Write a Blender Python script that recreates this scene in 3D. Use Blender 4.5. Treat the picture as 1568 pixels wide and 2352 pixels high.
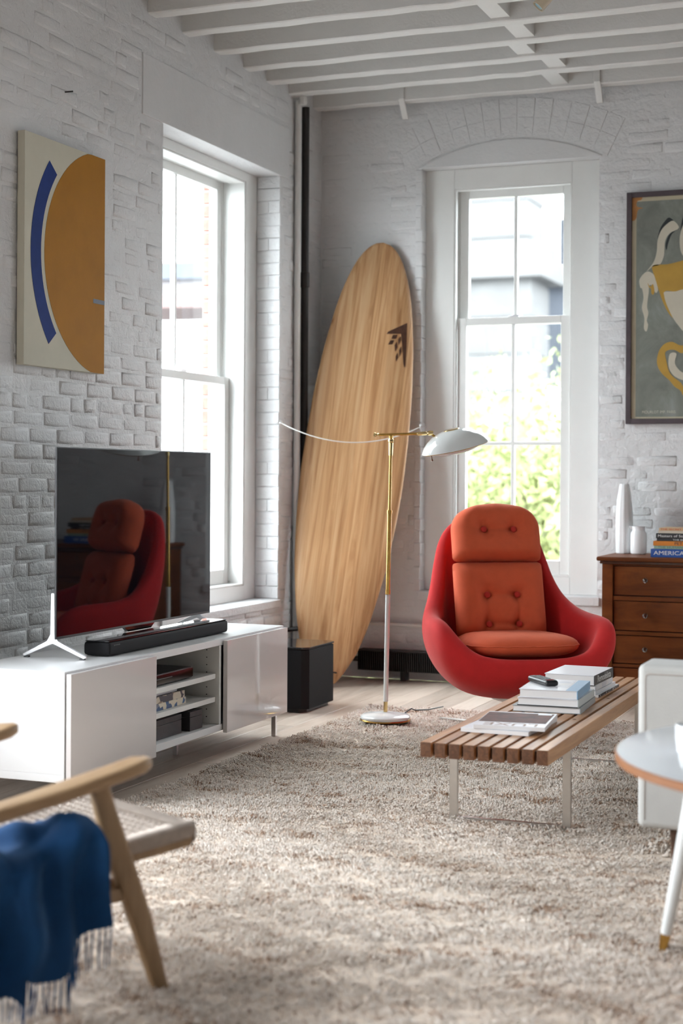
import bpy, bmesh, math, random
import numpy as np
from mathutils import Vector, Matrix

for _o in list(bpy.data.objects):
    bpy.data.objects.remove(_o)
S = bpy.context.scene
COL = S.collection
R = math.radians
random.seed(7)

# ------------------------------------------------------------------ camera
# room axes: x = distance from the left wall, y = depth towards the back wall, z = up (metres)
YAW, ROLL = R(21.5), R(-0.33)
CAM = Vector((3.36, 0.0, 1.12))
cam_data = bpy.data.cameras.new('camera')
cam = bpy.data.objects.new('camera', cam_data)
COL.objects.link(cam)
_rot = Matrix.Rotation(YAW, 4, 'Z') @ Matrix.Rotation(R(90), 4, 'X') @ Matrix.Rotation(-ROLL, 4, 'Z')
cam.matrix_world = Matrix.Translation(CAM) @ _rot
cam_data.sensor_fit = 'HORIZONTAL'
cam_data.sensor_width = 24.0
cam_data.lens = 55.0
cam_data.shift_y = -80.0 / 1568.0
cam_data.clip_start = 0.05
cam_data.clip_end = 400
cam_data.dof.use_dof = True
cam_data.dof.focus_distance = 6.2
cam_data.dof.aperture_fstop = 2.5
S.camera = cam

# ------------------------------------------------------------------ sky, daylight, exposure
SKY = 8.0
world = bpy.data.worlds.new('overcast_sky')
S.world = world
world.use_nodes = True
_bg = world.node_tree.nodes['Background']
_bg.inputs['Color'].default_value = (0.89, 0.95, 1.0, 1)
_bg.inputs['Strength'].default_value = SKY
S.view_settings.view_transform = 'Standard'
S.view_settings.look = 'None'
S.view_settings.exposure = 1.02
S.view_settings.gamma = 1.0
S.view_settings.use_curve_mapping = False
S.cycles.max_bounces = 5
S.cycles.diffuse_bounces = 3
S.cycles.glossy_bounces = 3
S.cycles.transmission_bounces = 6
S.cycles.transparent_max_bounces = 8
S.cycles.caustics_reflective = False
S.cycles.caustics_refractive = False
S.cycles.sample_clamp_indirect = 6.0
S.cycles.use_denoising = True
S.cycles.use_adaptive_sampling = True
S.cycles.adaptive_threshold = 0.05

# openings in the walls: (lo, hi, z0, z1) along y for the left wall, along x for the back wall
OPEN_L = [(-3.4, -2.08, .47, 2.725), (-1.1, 0.22, .47, 2.725), (.95, 2.27, .47, 2.725), (2.85, 4.17, .47, 2.725), (6.31, 7.63, .47, 2.725)]  # last is the seen window; among the unseen, extras added to brighten the room
OPEN_B = [(.595, 1.585, .495, 2.825), (4.1, 5.09, .495, 2.825), (6.0, 6.99, .495, 2.825)]
OPEN_R = []
OPEN_F = []
ROOM_W, ROOM_Y0, ROOM_Y1, ROOM_H = 7.6, -4.2, 8.2, 3.42


def portal(name, loc, sx, sz, rot):
    """daylight portal filling a window opening (guides sky sampling, adds no light of its own)"""
    d = bpy.data.lights.new(name, 'AREA')
    d.shape = 'RECTANGLE'
    d.size, d.size_y = sx, sz
    d.cycles.is_portal = True
    o = bpy.data.objects.new(name, d)
    COL.objects.link(o)
    o.location = loc
    o.rotation_euler = rot


for a, b, z0, z1 in OPEN_L:
    portal('window_daylight', (-.38, (a + b) / 2, (z0 + z1) / 2), z1 - z0, b - a, (0, R(-90), 0))
for a, b, z0, z1 in OPEN_B:
    portal('window_daylight', ((a + b) / 2, 8.58, (z0 + z1) / 2), b - a, z1 - z0, (R(-90), 0, 0))
for a, b, z0, z1 in OPEN_R:
    portal('window_daylight', (ROOM_W + .26, (a + b) / 2, (z0 + z1) / 2), z1 - z0, b - a, (0, R(90), 0))
for a, b, z0, z1 in OPEN_F:
    portal('window_daylight', ((a + b) / 2, ROOM_Y0 - .3, (z0 + z1) / 2), b - a, z1 - z0, (R(90), 0, 0))

# ------------------------------------------------------------------ material helpers


class NT:
    def __init__(self, name):
        self.m = bpy.data.materials.new(name)
        self.m.use_nodes = True
        self.t = self.m.node_tree
        self.t.nodes.clear()
        self.out = self.n('ShaderNodeOutputMaterial')

    def n(self, kind, inp=None, **kw):
        nd = self.t.nodes.new(kind)
        for k, v in kw.items():
            setattr(nd, k, v)
        for k, v in (inp or {}).items():
            self.set(nd, k, v)
        return nd

    def set(self, nd, k, v):
        s = nd.inputs[k]
        if isinstance(v, bpy.types.NodeSocket):
            self.t.links.new(v, s)
        elif isinstance(v, (tuple, list)) and len(v) == 3 and s.type == 'RGBA':
            s.default_value = (*v, 1)
        else:
            s.default_value = v

    def coord(self, scale=(1, 1, 1), rnd=True, kind='Object'):
        tc = self.n('ShaderNodeTexCoord')
        v = tc.outputs[kind]
        if rnd:
            oi = self.n('ShaderNodeObjectInfo')
            mul = self.n('ShaderNodeMath', {0: oi.outputs['Random'], 1: 37.0}, operation='MULTIPLY')
            add = self.n('ShaderNodeVectorMath', {0: v, 1: mul.outputs[0]}, operation='ADD')
            v = add.outputs[0]
        mp = self.n('ShaderNodeMapping', {'Vector': v, 'Scale': scale})
        return mp.outputs[0]

    def noise(self, vec, scale, detail=3, rough=.5, dist=0):
        return self.n('ShaderNodeTexNoise', {'Vector': vec, 'Scale': scale, 'Detail': detail, 'Roughness': rough,
                                             'Distortion': dist}).outputs['Fac']

    def ramp(self, fac, stops):
        r = self.n('ShaderNodeValToRGB', {'Fac': fac})
        e = r.color_ramp.elements
        while len(e) < len(stops):
            e.new(.5)
        for el, (p, c) in zip(e, stops):
            el.position = p
            el.color = (*c, 1) if len(c) == 3 else c
        return r.outputs['Color']

    def mix(self, fac, a, b, blend='MIX'):
        m = self.n('ShaderNodeMix', data_type='RGBA', blend_type=blend)
        for i, v in ((0, fac), (6, a), (7, b)):
            s = m.inputs[i]
            if isinstance(v, bpy.types.NodeSocket):
                self.t.links.new(v, s)
            else:
                s.default_value = (*v, 1) if isinstance(v, tuple) else v
        return m.outputs[2]

    def bump(self, height, strength, dist=.01, normal=None):
        b = self.n('ShaderNodeBump', {'Height': height, 'Strength': strength, 'Distance': dist})
        if normal:
            self.set(b, 'Normal', normal)
        return b.outputs[0]

    def pbr(self, color, rough=.5, metal=0., normal=None, **kw):
        p = self.n('ShaderNodeBsdfPrincipled', {'Base Color': color, 'Roughness': rough, 'Metallic': metal})
        for k, v in kw.items():
            self.set(p, k.replace('_', ' '), v)
        if normal:
            self.set(p, 'Normal', normal)
        self.t.links.new(p.outputs[0], self.out.inputs['Surface'])
        return self.m


def plain(name, color, rough=.5, metal=0., var=.0, vscale=8., bump=0., bscale=60., bdist=.002, **kw):
    t = NT(name)
    c = color
    nrm = None
    if var or bump:
        v = t.coord()
        if var:
            f = t.noise(v, vscale, 4, .6)
            c = t.ramp(f, [(.25, tuple(x * (1 - var) for x in color)), (.75, tuple(min(1, x * (1 + var)) for x in color))])
        if bump:
            nrm = t.bump(t.noise(v, bscale, 4, .6), bump, bdist)
    return t.pbr(c, rough, metal, nrm, **kw)


def wood(name, c1, c2, scale, rough=.45, tint=.12, bump=.08, dark=None, **kw):
    """grain runs along the axis whose scale entry is smallest"""
    t = NT(name)
    v = t.coord(scale)
    f1 = t.noise(v, 1.0, 5, .62, .6)
    f2 = t.noise(v, 5.5, 3, .6, .3)
    f = t.n('ShaderNodeMath', {0: f1, 1: t.n('ShaderNodeMath', {0: f2, 1: .35}, operation='MULTIPLY').outputs[0]},
            operation='ADD').outputs[0]
    st = [(.42, c1), (.78, c2)]
    if dark:
        st = [(.36, dark), (.5, c1), (.8, c2)]
    c = t.ramp(f, st)
    if tint:
        oi = t.n('ShaderNodeObjectInfo')
        k = t.n('ShaderNodeMapRange', {'Value': oi.outputs['Random'], 'To Min': 1 - tint, 'To Max': 1 + tint}).outputs[0]
        hsv = t.n('ShaderNodeHueSaturation', {'Color': c, 'Value': k})
        c = hsv.outputs[0]
    nrm = t.bump(f, bump, .002) if bump else None
    return t.pbr(c, rough, 0, nrm, **kw)


def fabric(name, color, var=.12, weave=700., bump=.15, sheen=.3, sheen_tint=(1, 1, 1), rough=.9, sheen_rough=.4):
    t = NT(name)
    v = t.coord()
    f = t.noise(v, 14, 4, .65)
    c = t.ramp(f, [(.25, tuple(x * (1 - var) for x in color)), (.75, tuple(min(1, x * (1 + var)) for x in color))])
    w = t.noise(v, weave, 2, .5)
    nrm = t.bump(w, bump, .0015)
    return t.pbr(c, rough, 0, nrm, Sheen_Weight=sheen, Sheen_Roughness=sheen_rough, Sheen_Tint=(*sheen_tint, 1))


M = {}


def wall_paint(name, color, lump):
    t = NT(name)
    v = t.coord(rnd=False, kind='Object')
    geo = t.n('ShaderNodeNewGeometry')
    v = geo.outputs['Position']
    st = t.noise(v, 1.7, 5, .65)
    c = t.ramp(st, [(.28, tuple(x * .93 for x in color)), (.6, color)])
    spot = t.noise(v, 26, 2, .5)
    c = t.mix(t.ramp(spot, [(.72, (0, 0, 0)), (.80, (.25, .25, .25))]), c, tuple(x * .72 for x in color))
    h1 = t.noise(v, 95, 4, .65)
    h2 = t.noise(v, 22, 3, .55, .8)
    n1 = t.bump(h2, .45 * lump, .012)
    n2 = t.bump(h1, .65 * lump, .005, n1)
    return t.pbr(c, .55, 0, n2)


M['brick_paint'] = wall_paint('white_painted_brick', (.77, .767, .772), 1.0)
M['plaster'] = wall_paint('white_plaster', (.76, .757, .762), .35)
M['joist'] = wall_paint('white_painted_timber', (.80, .785, .765), .45)
M['trim'] = plain('white_gloss_trim', (.84, .84, .82), .35, var=.02)
M['red_brick'] = plain('red_brick', (.36, .15, .12), .85, var=.3, vscale=20, bump=.3)
M['mortar'] = plain('pale_mortar', (.52, .48, .44), .9)
M['back_room'] = plain('dim_room_wall', (.09, .085, .085), .8, var=.1)
M['steel'] = plain('brushed_steel', (.62, .59, .55), .3, 1.0, var=.05, vscale=40)
M['silver'] = plain('satin_silver', (.80, .80, .82), .28, 1.0)
M['brass'] = plain('aged_brass', (.60, .36, .10), .26, 1.0, var=.15, vscale=30)
M['brass_bright'] = plain('polished_brass', (.82, .62, .30), .14, 1.0)
M['black_plastic'] = plain('black_plastic', (.012, .012, .014), .38)
M['black_gloss'] = plain('black_gloss', (.006, .006, .008), .06, IOR=1.6)
M['screen'] = plain('television_screen_glass', (.004, .005, .008), .03, IOR=1.46)
M['grille'] = plain('black_speaker_cloth', (.008, .0075, .009), .75, Specular_IOR_Level=.25, bump=.2, bscale=900)
M['iron'] = plain('black_iron', (.018, .015, .014), .5, var=.4, vscale=18, bump=.2, bscale=60)
M['enamel'] = plain('white_enamel', (.82, .83, .82), .12)
M['lacquer'] = plain('white_gloss_lacquer', (.76, .715, .70), .025, IOR=1.6)
M['melamine'] = plain('white_melamine', (.83, .83, .83), .38)
M['melamine_in'] = plain('white_melamine_inside', (.80, .79, .76), .5)
M['paper'] = plain('page_paper', (.74, .72, .71), .8)
M['ceramic'] = plain('white_ceramic', (.86, .87, .88), .14)
M['lens'] = plain('lamp_lens', (.32, .50, .54), .1, Coat_Weight=.5)
M['beige_paint'] = plain('beige_enamel', (.62, .52, .38), .4)


def mat_glass():
    t = NT('window_glass')
    tr = t.n('ShaderNodeBsdfTransparent', {'Color': (.97, .985, .98, 1)})
    gl = t.n('ShaderNodeBsdfGlossy', {'Roughness': .02})
    lw = t.n('ShaderNodeLayerWeight', {'Blend': .5})          # 'Facing' is the same from both sides of the pane
    p5 = t.n('ShaderNodeMath', {0: lw.outputs['Facing'], 1: 5.0}, operation='POWER').outputs[0]
    fr = t.n('ShaderNodeMath', {0: p5, 1: .9, 2: .02}, operation='MULTIPLY_ADD')
    mx = t.n('ShaderNodeMixShader', {0: fr.outputs[0], 1: tr.outputs[0], 2: gl.outputs[0]})
    t.t.links.new(mx.outputs[0], t.out.inputs['Surface'])
    return t.m


M['glass'] = mat_glass()
M['crystal'] = plain('clear_knob_glass', (.95, .95, .95), .03, Transmission_Weight=1.0, IOR=1.5)

M['floor'] = wood('pale_oak_boards', (.46, .35, .27), (.66, .55, .46), (9, 1.0, 9), .42, .14, .06)
def mat_slat():
    t = NT('oiled_oak_slats')
    v = t.coord((28, 2.0, 28))
    f = t.noise(v, 1.0, 5, .62, .6)
    c = t.ramp(f, [(.34, (.30, .135, .055)), (.5, (.43, .215, .095)), (.72, (.56, .31, .15))])
    oi = t.n('ShaderNodeObjectInfo')
    k = t.n('ShaderNodeMapRange', {'Value': oi.outputs['Random'], 'To Min': .88, 'To Max': 1.14}).outputs[0]
    c = t.n('ShaderNodeHueSaturation', {'Color': c, 'Value': k}).outputs[0]
    # end grain soaks up more oil and is darker
    tc = t.n('ShaderNodeTexCoord')
    ny = t.n('ShaderNodeSeparateXYZ', {0: tc.outputs['Normal']}).outputs['Y']
    e = t.n('ShaderNodeMath', {0: t.n('ShaderNodeMath', {0: ny}, operation='ABSOLUTE').outputs[0], 1: .8}, operation='GREATER_THAN').outputs[0]
    rings = t.noise(t.coord((60, 1, 60)), 1.0, 3, .5, 1.5)
    c = t.mix(e, c, t.ramp(rings, [(.4, (.085, .033, .014)), (.6, (.15, .062, .027))]))
    return t.pbr(c, .36, 0, t.bump(f, .06, .002))


M['slat'] = mat_slat()
M['oak'] = wood('soaped_oak', (.27, .155, .072), (.41, .265, .14), (16, 16, 2.2), .42, .05, .05)
M['oak_arm'] = wood('soaped_oak_arm', (.30, .175, .085), (.44, .29, .16), (18, 2.2, 18), .4, .04, .05)
M['walnut_edge'] = wood('brown_wood_edge', (.20, .075, .028), (.28, .115, .045), (5, 5, 40), .4, .0, .02)


def mat_dresser():
    t = NT('old_brown_varnish')
    v = t.coord((3, 14, 14))
    f = t.noise(v, 1.0, 5, .6, .5)
    c = t.ramp(f, [(.3, (.085, .022, .004)), (.62, (.175, .050, .010)), (.85, (.26, .088, .020))])
    w = t.noise(t.coord(), 9, 5, .7)
    c = t.mix(t.ramp(w, [(.55, (0, 0, 0)), (.75, (.55, .55, .55))]), c, (.05, .018, .008))
    return t.pbr(c, .5, 0, t.bump(f, .12, .003), Specular_IOR_Level=.22)


M['dresser'] = mat_dresser()
M['dark_wood'] = plain('dark_worn_edge', (.07, .028, .012), .45, var=.4, vscale=30)


def mat_board():
    t = NT('paulownia_board')
    tc = t.n('ShaderNodeTexCoord')
    sep = t.n('ShaderNodeSeparateXYZ', {0: tc.outputs['Object']})
    # glued strips run along the board (local z); each strip has a tone of its own
    strip = t.n('ShaderNodeMath', {0: sep.outputs['X'], 1: 9.5}, operation='MULTIPLY').outputs[0]
    fl = t.n('ShaderNodeMath', {0: strip}, operation='FLOOR').outputs[0]
    wn = t.n('ShaderNodeTexWhiteNoise', {'W': fl}, noise_dimensions='1D').outputs['Value']
    mp = t.n('ShaderNodeMapping', {'Vector': tc.outputs['Object'], 'Scale': (34, 34, 1.15)})
    off = t.n('ShaderNodeVectorMath', {0: mp.outputs[0], 1: wn}, operation='ADD').outputs[0]
    f1 = t.noise(off, 1.0, 5, .6, .8)
    c = t.ramp(f1, [(.30, (.37, .175, .07)), (.50, (.57, .325, .155)), (.72, (.68, .44, .245))])
    k = t.n('ShaderNodeMapRange', {'Value': wn, 'To Min': .88, 'To Max': 1.1}).outputs[0]
    c = t.n('ShaderNodeHueSaturation', {'Color': c, 'Value': k}).outputs[0]
    kp = t.n('ShaderNodeMapping', {'Vector': tc.outputs['Object'], 'Scale': (7.5, .01, 2.6)})
    vo = t.n('ShaderNodeTexVoronoi', {'Vector': kp.outputs[0], 'Scale': 1.0}).outputs['Distance']
    kn = t.ramp(vo, [(.02, (1, 1, 1)), (.085, (0, 0, 0))])
    c = t.mix(kn, c, (.20, .085, .03))
    return t.pbr(c, .45, 0, None, Specular_IOR_Level=.35)


M['board'] = mat_board()
M['brand'] = plain('branded_dark_mark', (.065, .024, .012), .5, var=.3, vscale=30)
M['red_fabric'] = fabric('red_wool', (.58, .016, .016), .08, 600, .25, .30, (1, .55, .5), sheen_rough=.3)
M['orange_fabric'] = fabric('orange_wool', (.69, .112, .042), .07, 500, .2, .12, (1, .7, .5))
M['button'] = fabric('red_button_wool', (.52, .03, .02), .05, 500, .2, .1)
M['sofa'] = fabric('oatmeal_upholstery', (.54, .53, .505), .04, 260, .5, .1)
M['seam'] = plain('seam_thread', (.42, .36, .32), .8)
M['throw'] = fabric('blue_wool_throw', (.0004, .048, .155), .2, 500, .15, .12, (.2, .6, 1))
M['cord_seat'] = plain('paper_cord', (.62, .53, .46), .75, var=.12, vscale=60, bump=.2, bscale=300)
M['string'] = plain('white_string', (.80, .78, .74), .8)


def mat_pile():
    t = NT('wool_pile')
    at = t.n('ShaderNodeAttribute', attribute_name='tuft')
    c = t.ramp(at.outputs['Fac'], [(.0, (.88, .755, .655)), (.55, (.97, .895, .815)), (.80, (.68, .49, .355)), (.95, (.28, .135, .06))])
    return t.pbr(c, .95, 0, None, Sheen_Weight=.2, Sheen_Roughness=.5)


M['pile'] = mat_pile()
M['rug_base'] = plain('wool_rug_ground', (.82, .69, .57), .95, var=.2, vscale=60)


def printed(name, c1, c2, scale, c3=None, seed=0., sharp=.04):
    """loose printed pattern (book covers, magazine pictures)"""
    t = NT(name)
    tc = t.n('ShaderNodeTexCoord')
    mp = t.n('ShaderNodeMapping', {'Vector': tc.outputs['Object'], 'Location': (seed, seed * .7, seed * .3)})
    vo = t.n('ShaderNodeTexVoronoi', {'Vector': mp.outputs[0], 'Scale': scale})
    f = t.n('ShaderNodeSeparateColor', {0: vo.outputs['Color']}).outputs[0]
    st = [(0, c1), (.5 - sharp, c1), (.5 + sharp, c2)]
    if c3:
        st += [(.74, c2), (.78, c3)]
    return t.pbr(t.ramp(f, st), .35, 0, None)


# ------------------------------------------------------------------ geometry helpers


class MB:
    """collects shapes in one bmesh"""

    def __init__(self):
        self.bm = bmesh.new()
        self.hard = False

    def _merge(self, tb, mtx=None):
        if mtx is not None:
            bmesh.ops.transform(tb, matrix=mtx, verts=tb.verts)
        me = bpy.data.meshes.new('tmp')
        tb.to_mesh(me)
        tb.free()
        self.bm.from_mesh(me)
        bpy.data.meshes.remove(me)
        return self

    def box(self, x0, x1, y0, y1, z0, z1, r=0., seg=2, mtx=None):
        tb = bmesh.new()
        bmesh.ops.create_cube(tb, size=1)
        for v in tb.verts:
            v.co = Vector(((x0 + x1) / 2 + v.co.x * (x1 - x0), (y0 + y1) / 2 + v.co.y * (y1 - y0), (z0 + z1) / 2 + v.co.z * (z1 - z0)))
        if r > 0:
            self.hard = True
            bmesh.ops.bevel(tb, geom=list(tb.edges), offset=r, segments=seg, profile=.5, affect='EDGES')
        return self._merge(tb, mtx)

    def tube(self, pts, rad, n=12, caps=True):
        pts = [Vector(p) for p in pts]
        if not isinstance(rad, (list, tuple)):
            rad = [rad] * len(pts)
        b = self.bm
        rings = []
        up = None
        for i, p in enumerate(pts):
            d = (pts[min(i + 1, len(pts) - 1)] - pts[max(i - 1, 0)]).normalized()
            if up is None:
                up = d.orthogonal().normalized()
            up = (up - d * up.dot(d))
            if up.length < 1e-6:
                up = d.orthogonal()
            up.normalize()
            s = d.cross(up)
            rings.append([b.verts.new(p + (up * math.cos(2 * math.pi * k / n) + s * math.sin(2 * math.pi * k / n)) * rad[i]) for k in range(n)])
        for a, c in zip(rings, rings[1:]):
            for k in range(n):
                b.faces.new((a[k], a[(k + 1) % n], c[(k + 1) % n], c[k]))
        if caps:
            b.faces.new(rings[0][::-1])
            b.faces.new(rings[-1])
        return self

    def lathe(self, prof, n=32, mtx=None, caps=True, flute=0, famp=0.):
        tb = bmesh.new()
        rings = []
        for r, z in prof:
            ring = []
            for k in range(n):
                a = 2 * math.pi * k / n
                rr = r * (1 + (famp * abs(math.sin(a * flute / 2)) if flute else 0))
                ring.append(tb.verts.new((rr * math.cos(a), rr * math.sin(a), z)))
            rings.append(ring)
        for a, c in zip(rings, rings[1:]):
            for k in range(n):
                tb.faces.new((a[k], a[(k + 1) % n], c[(k + 1) % n], c[k]))
        if caps:
            if prof[0][0] > 1e-5:
                tb.faces.new(rings[0][::-1])
            if prof[-1][0] > 1e-5:
                tb.faces.new(rings[-1])
        bmesh.ops.remove_doubles(tb, verts=tb.verts, dist=1e-6)
        return self._merge(tb, mtx)

    def prism(self, pts, z0, z1, mtx=None, r=0.):
        tb = bmesh.new()
        lo = [tb.verts.new((x, y, z0)) for x, y in pts]
        hi = [tb.verts.new((x, y, z1)) for x, y in pts]
        n = len(pts)
        f0 = tb.faces.new(lo[::-1])
        f1 = tb.faces.new(hi)
        for k in range(n):
            tb.faces.new((lo[k], lo[(k + 1) % n], hi[(k + 1) % n], hi[k]))
        bmesh.ops.recalc_face_normals(tb, faces=tb.faces)
        if r > 0:
            self.hard = True
            e = [ed for ed in tb.edges if (ed.verts[0].co.z == ed.verts[1].co.z)]
            bmesh.ops.bevel(tb, geom=e, offset=r, segments=2, profile=.5, affect='EDGES')
        bmesh.ops.triangulate(tb, faces=[f for f in tb.faces if len(f.verts) > 4])
        return self._merge(tb, mtx)

    def grid(self, fn, nu, nv, wrap=False):
        b = self.bm
        g = [[b.verts.new(fn(i / (nu if wrap else nu - 1), j / (nv - 1))) for j in range(nv)] for i in range(nu)]
        for i in range(nu if wrap else nu - 1):
            for j in range(nv - 1):
                a, c = g[i], g[(i + 1) % nu]
                b.faces.new((a[j], c[j], c[j + 1], a[j + 1]))
        return g

    def mesh(self, name, mat, smooth=35):
        bmesh.ops.recalc_face_normals(self.bm, faces=self.bm.faces)
        me = bpy.data.meshes.new(name)
        self.bm.to_mesh(me)
        self.bm.free()
        if smooth:
            me.polygons.foreach_set('use_smooth', [True] * len(me.polygons))
            if smooth < 180:
                me.set_sharp_from_angle(angle=R(smooth))
        me.materials.append(M[mat] if isinstance(mat, str) else mat)
        return me

    def build(self, name, mat, parent=None, smooth=35, loc=None):
        o = bpy.data.objects.new(name, self.mesh(name, mat, smooth))
        COL.objects.link(o)
        if self.hard and smooth:          # keeps the flat faces of bevelled shapes truly flat
            wn = o.modifiers.new('flat_faces', 'WEIGHTED_NORMAL')
            wn.keep_sharp = True
        if parent:
            o.parent = parent
        if loc:
            o.location = loc
        return o


def obj(name, me, parent=None, mtx=None):
    o = bpy.data.objects.new(name, me)
    COL.objects.link(o)
    if parent:
        o.parent = parent
    if mtx is not None:
        o.matrix_local = mtx
    return o


def tag(o, label, cat=None, group=None, kind=None):
    o['label'] = label
    if cat:
        o['category'] = cat
    if group:
        o['group'] = group
    if kind:
        o['kind'] = kind
    return o


def thing(name, label, cat, loc=(0, 0, 0), rotz=0., group=None, kind=None):
    o = bpy.data.objects.new(name, None)
    o.empty_display_size = .1
    COL.objects.link(o)
    o.location = loc
    o.rotation_euler = (0, 0, rotz)
    return tag(o, label, cat, group, kind)


def box_part(name, mat, parent, x0, x1, y0, y1, z0, z1, r=.0015, smooth=35):
    return MB().box(x0, x1, y0, y1, z0, z1, r).build(name, mat, parent, smooth)


def frame_mtx(ax, ay, az, loc):
    m = Matrix.Identity(4)
    for i, a in enumerate((ax, ay, az)):
        for k in range(3):
            m[k][i] = a[k]
    m.translation = Vector(loc)
    return m


def text_part(name, body, size, mat, parent, mtx, width=None, ext=.0002):
    cu = bpy.data.curves.new(name, 'FONT')
    cu.body = body
    cu.size = size
    cu.extrude = ext
    cu.align_y = 'CENTER'
    cu.resolution_u = 3
    tmp = bpy.data.objects.new(name, cu)
    COL.objects.link(tmp)
    bpy.context.view_layer.update()
    me = bpy.data.meshes.new_from_object(tmp.evaluated_get(bpy.context.evaluated_depsgraph_get()))
    bpy.data.objects.remove(tmp)
    bpy.data.curves.remove(cu)
    if width:
        xs = [v.co.x for v in me.vertices]
        k = width / (max(xs) - min(xs))
        for v in me.vertices:
            v.co.x = (v.co.x - min(xs)) * k
    me.materials.clear()
    me.materials.append(M[mat] if isinstance(mat, str) else mat)
    return obj(name, me, parent, mtx)


def catmull(P, t):
    """P: list of points, closed loop, t in [0,len)"""
    n = len(P)
    i = int(math.floor(t)) % n
    f = t - math.floor(t)
    p0, p1, p2, p3 = (Vector(P[(i + k) % n]) for k in (-1, 0, 1, 2))
    return .5 * ((2 * p1) + (p2 - p0) * f + (2 * p0 - 5 * p1 + 4 * p2 - p3) * f * f + (3 * p1 - p0 - 3 * p2 + p3) * f ** 3)


# ================================================================== THE ROOM
# ---- walls: a solid wall with openings, then bricks laid proud of it


def wall_solid(name, label, mk, lo, hi, z0, z1, openings, mat):
    mb = MB()
    cur = lo
    for a, b, za, zb in sorted(openings):
        mk(mb, cur, a, z0, z1)
        mk(mb, a, b, z0, za)
        mk(mb, a, b, zb, z1)
        cur = b
    mk(mb, cur, hi, z0, z1)
    return tag(mb.build(name, mat, smooth=0), label, 'wall', kind='structure')


wall_left = wall_solid('wall_left', 'white painted brick wall with a deep sash window and painting', lambda m, a, b, c, d: m.box(-.42, -.005, a, b, c, d),
                       ROOM_Y0, ROOM_Y1 + .42, 0, ROOM_H + .1, OPEN_L, 'brick_paint')
wall_back = wall_solid('wall_back', 'white painted brick wall with arched window behind the red chair',
                       lambda m, a, b, c, d: m.box(a, b, 8.2045, 8.62, c, d), -.005, ROOM_W, 0, ROOM_H + .1, OPEN_B, 'brick_paint')
wall_solid('wall_right', 'dim wall at the far right side of the loft', lambda m, a, b, c, d: m.box(ROOM_W, ROOM_W + .3, a, b, c, d),
           ROOM_Y0, ROOM_Y1 + .42, 0, ROOM_H + .1, OPEN_R, 'back_room')
wall_solid('wall_front', 'dim wall behind the viewer', lambda m, a, b, c, d: m.box(a, b, ROOM_Y0 - .3, ROOM_Y0, c, d),
           -.42, ROOM_W + .3, 0, ROOM_H + .1, OPEN_F, 'back_room')


def brick_mesh(L, H, h, rng, name, mat):
    def ring(ix, z, j):
        a, b = L / 2 - ix, H / 2 - ix
        pts = [(-a, -b), (0, -b), (a, -b), (a, 0), (a, b), (0, b), (-a, b), (-a, 0)]
        return [(x + rng.uniform(-j, j), y + rng.uniform(-j, j), z + rng.uniform(-j, j) * .35) for x, y in pts]
    v = ring(0, -.012, .001) + ring(.0015, h * .15, .0022) + ring(.015, h, .0034)
    f = []
    for k in (0, 8):
        for i in range(8):
            j = (i + 1) % 8
            f.append((k + i, k + j, k + 8 + j, k + 8 + i))
    v.append((rng.uniform(-.02, .02), rng.uniform(-.01, .01), h + rng.uniform(-.0005, .0012)))
    for i in range(8):
        f.append((16 + i, 16 + (i + 1) % 8, 24))
    me = bpy.data.meshes.new(name)
    me.from_pydata(v, [], f)
    me.polygons.foreach_set('use_smooth', [True] * len(f))
    me.materials.append(M[mat])
    return me


BL, BH, COURSE = .200, .0585, .0655
rng = random.Random(11)
BRICKS = [brick_mesh(BL, BH, .0045 + rng.uniform(-.0015, .002), rng, 'brick', 'brick_paint') for _ in range(12)]
HEADS = [brick_mesh(.094, BH, .0045 + rng.uniform(-.0015, .002), rng, 'brick', 'brick_paint') for _ in range(6)]


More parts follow.
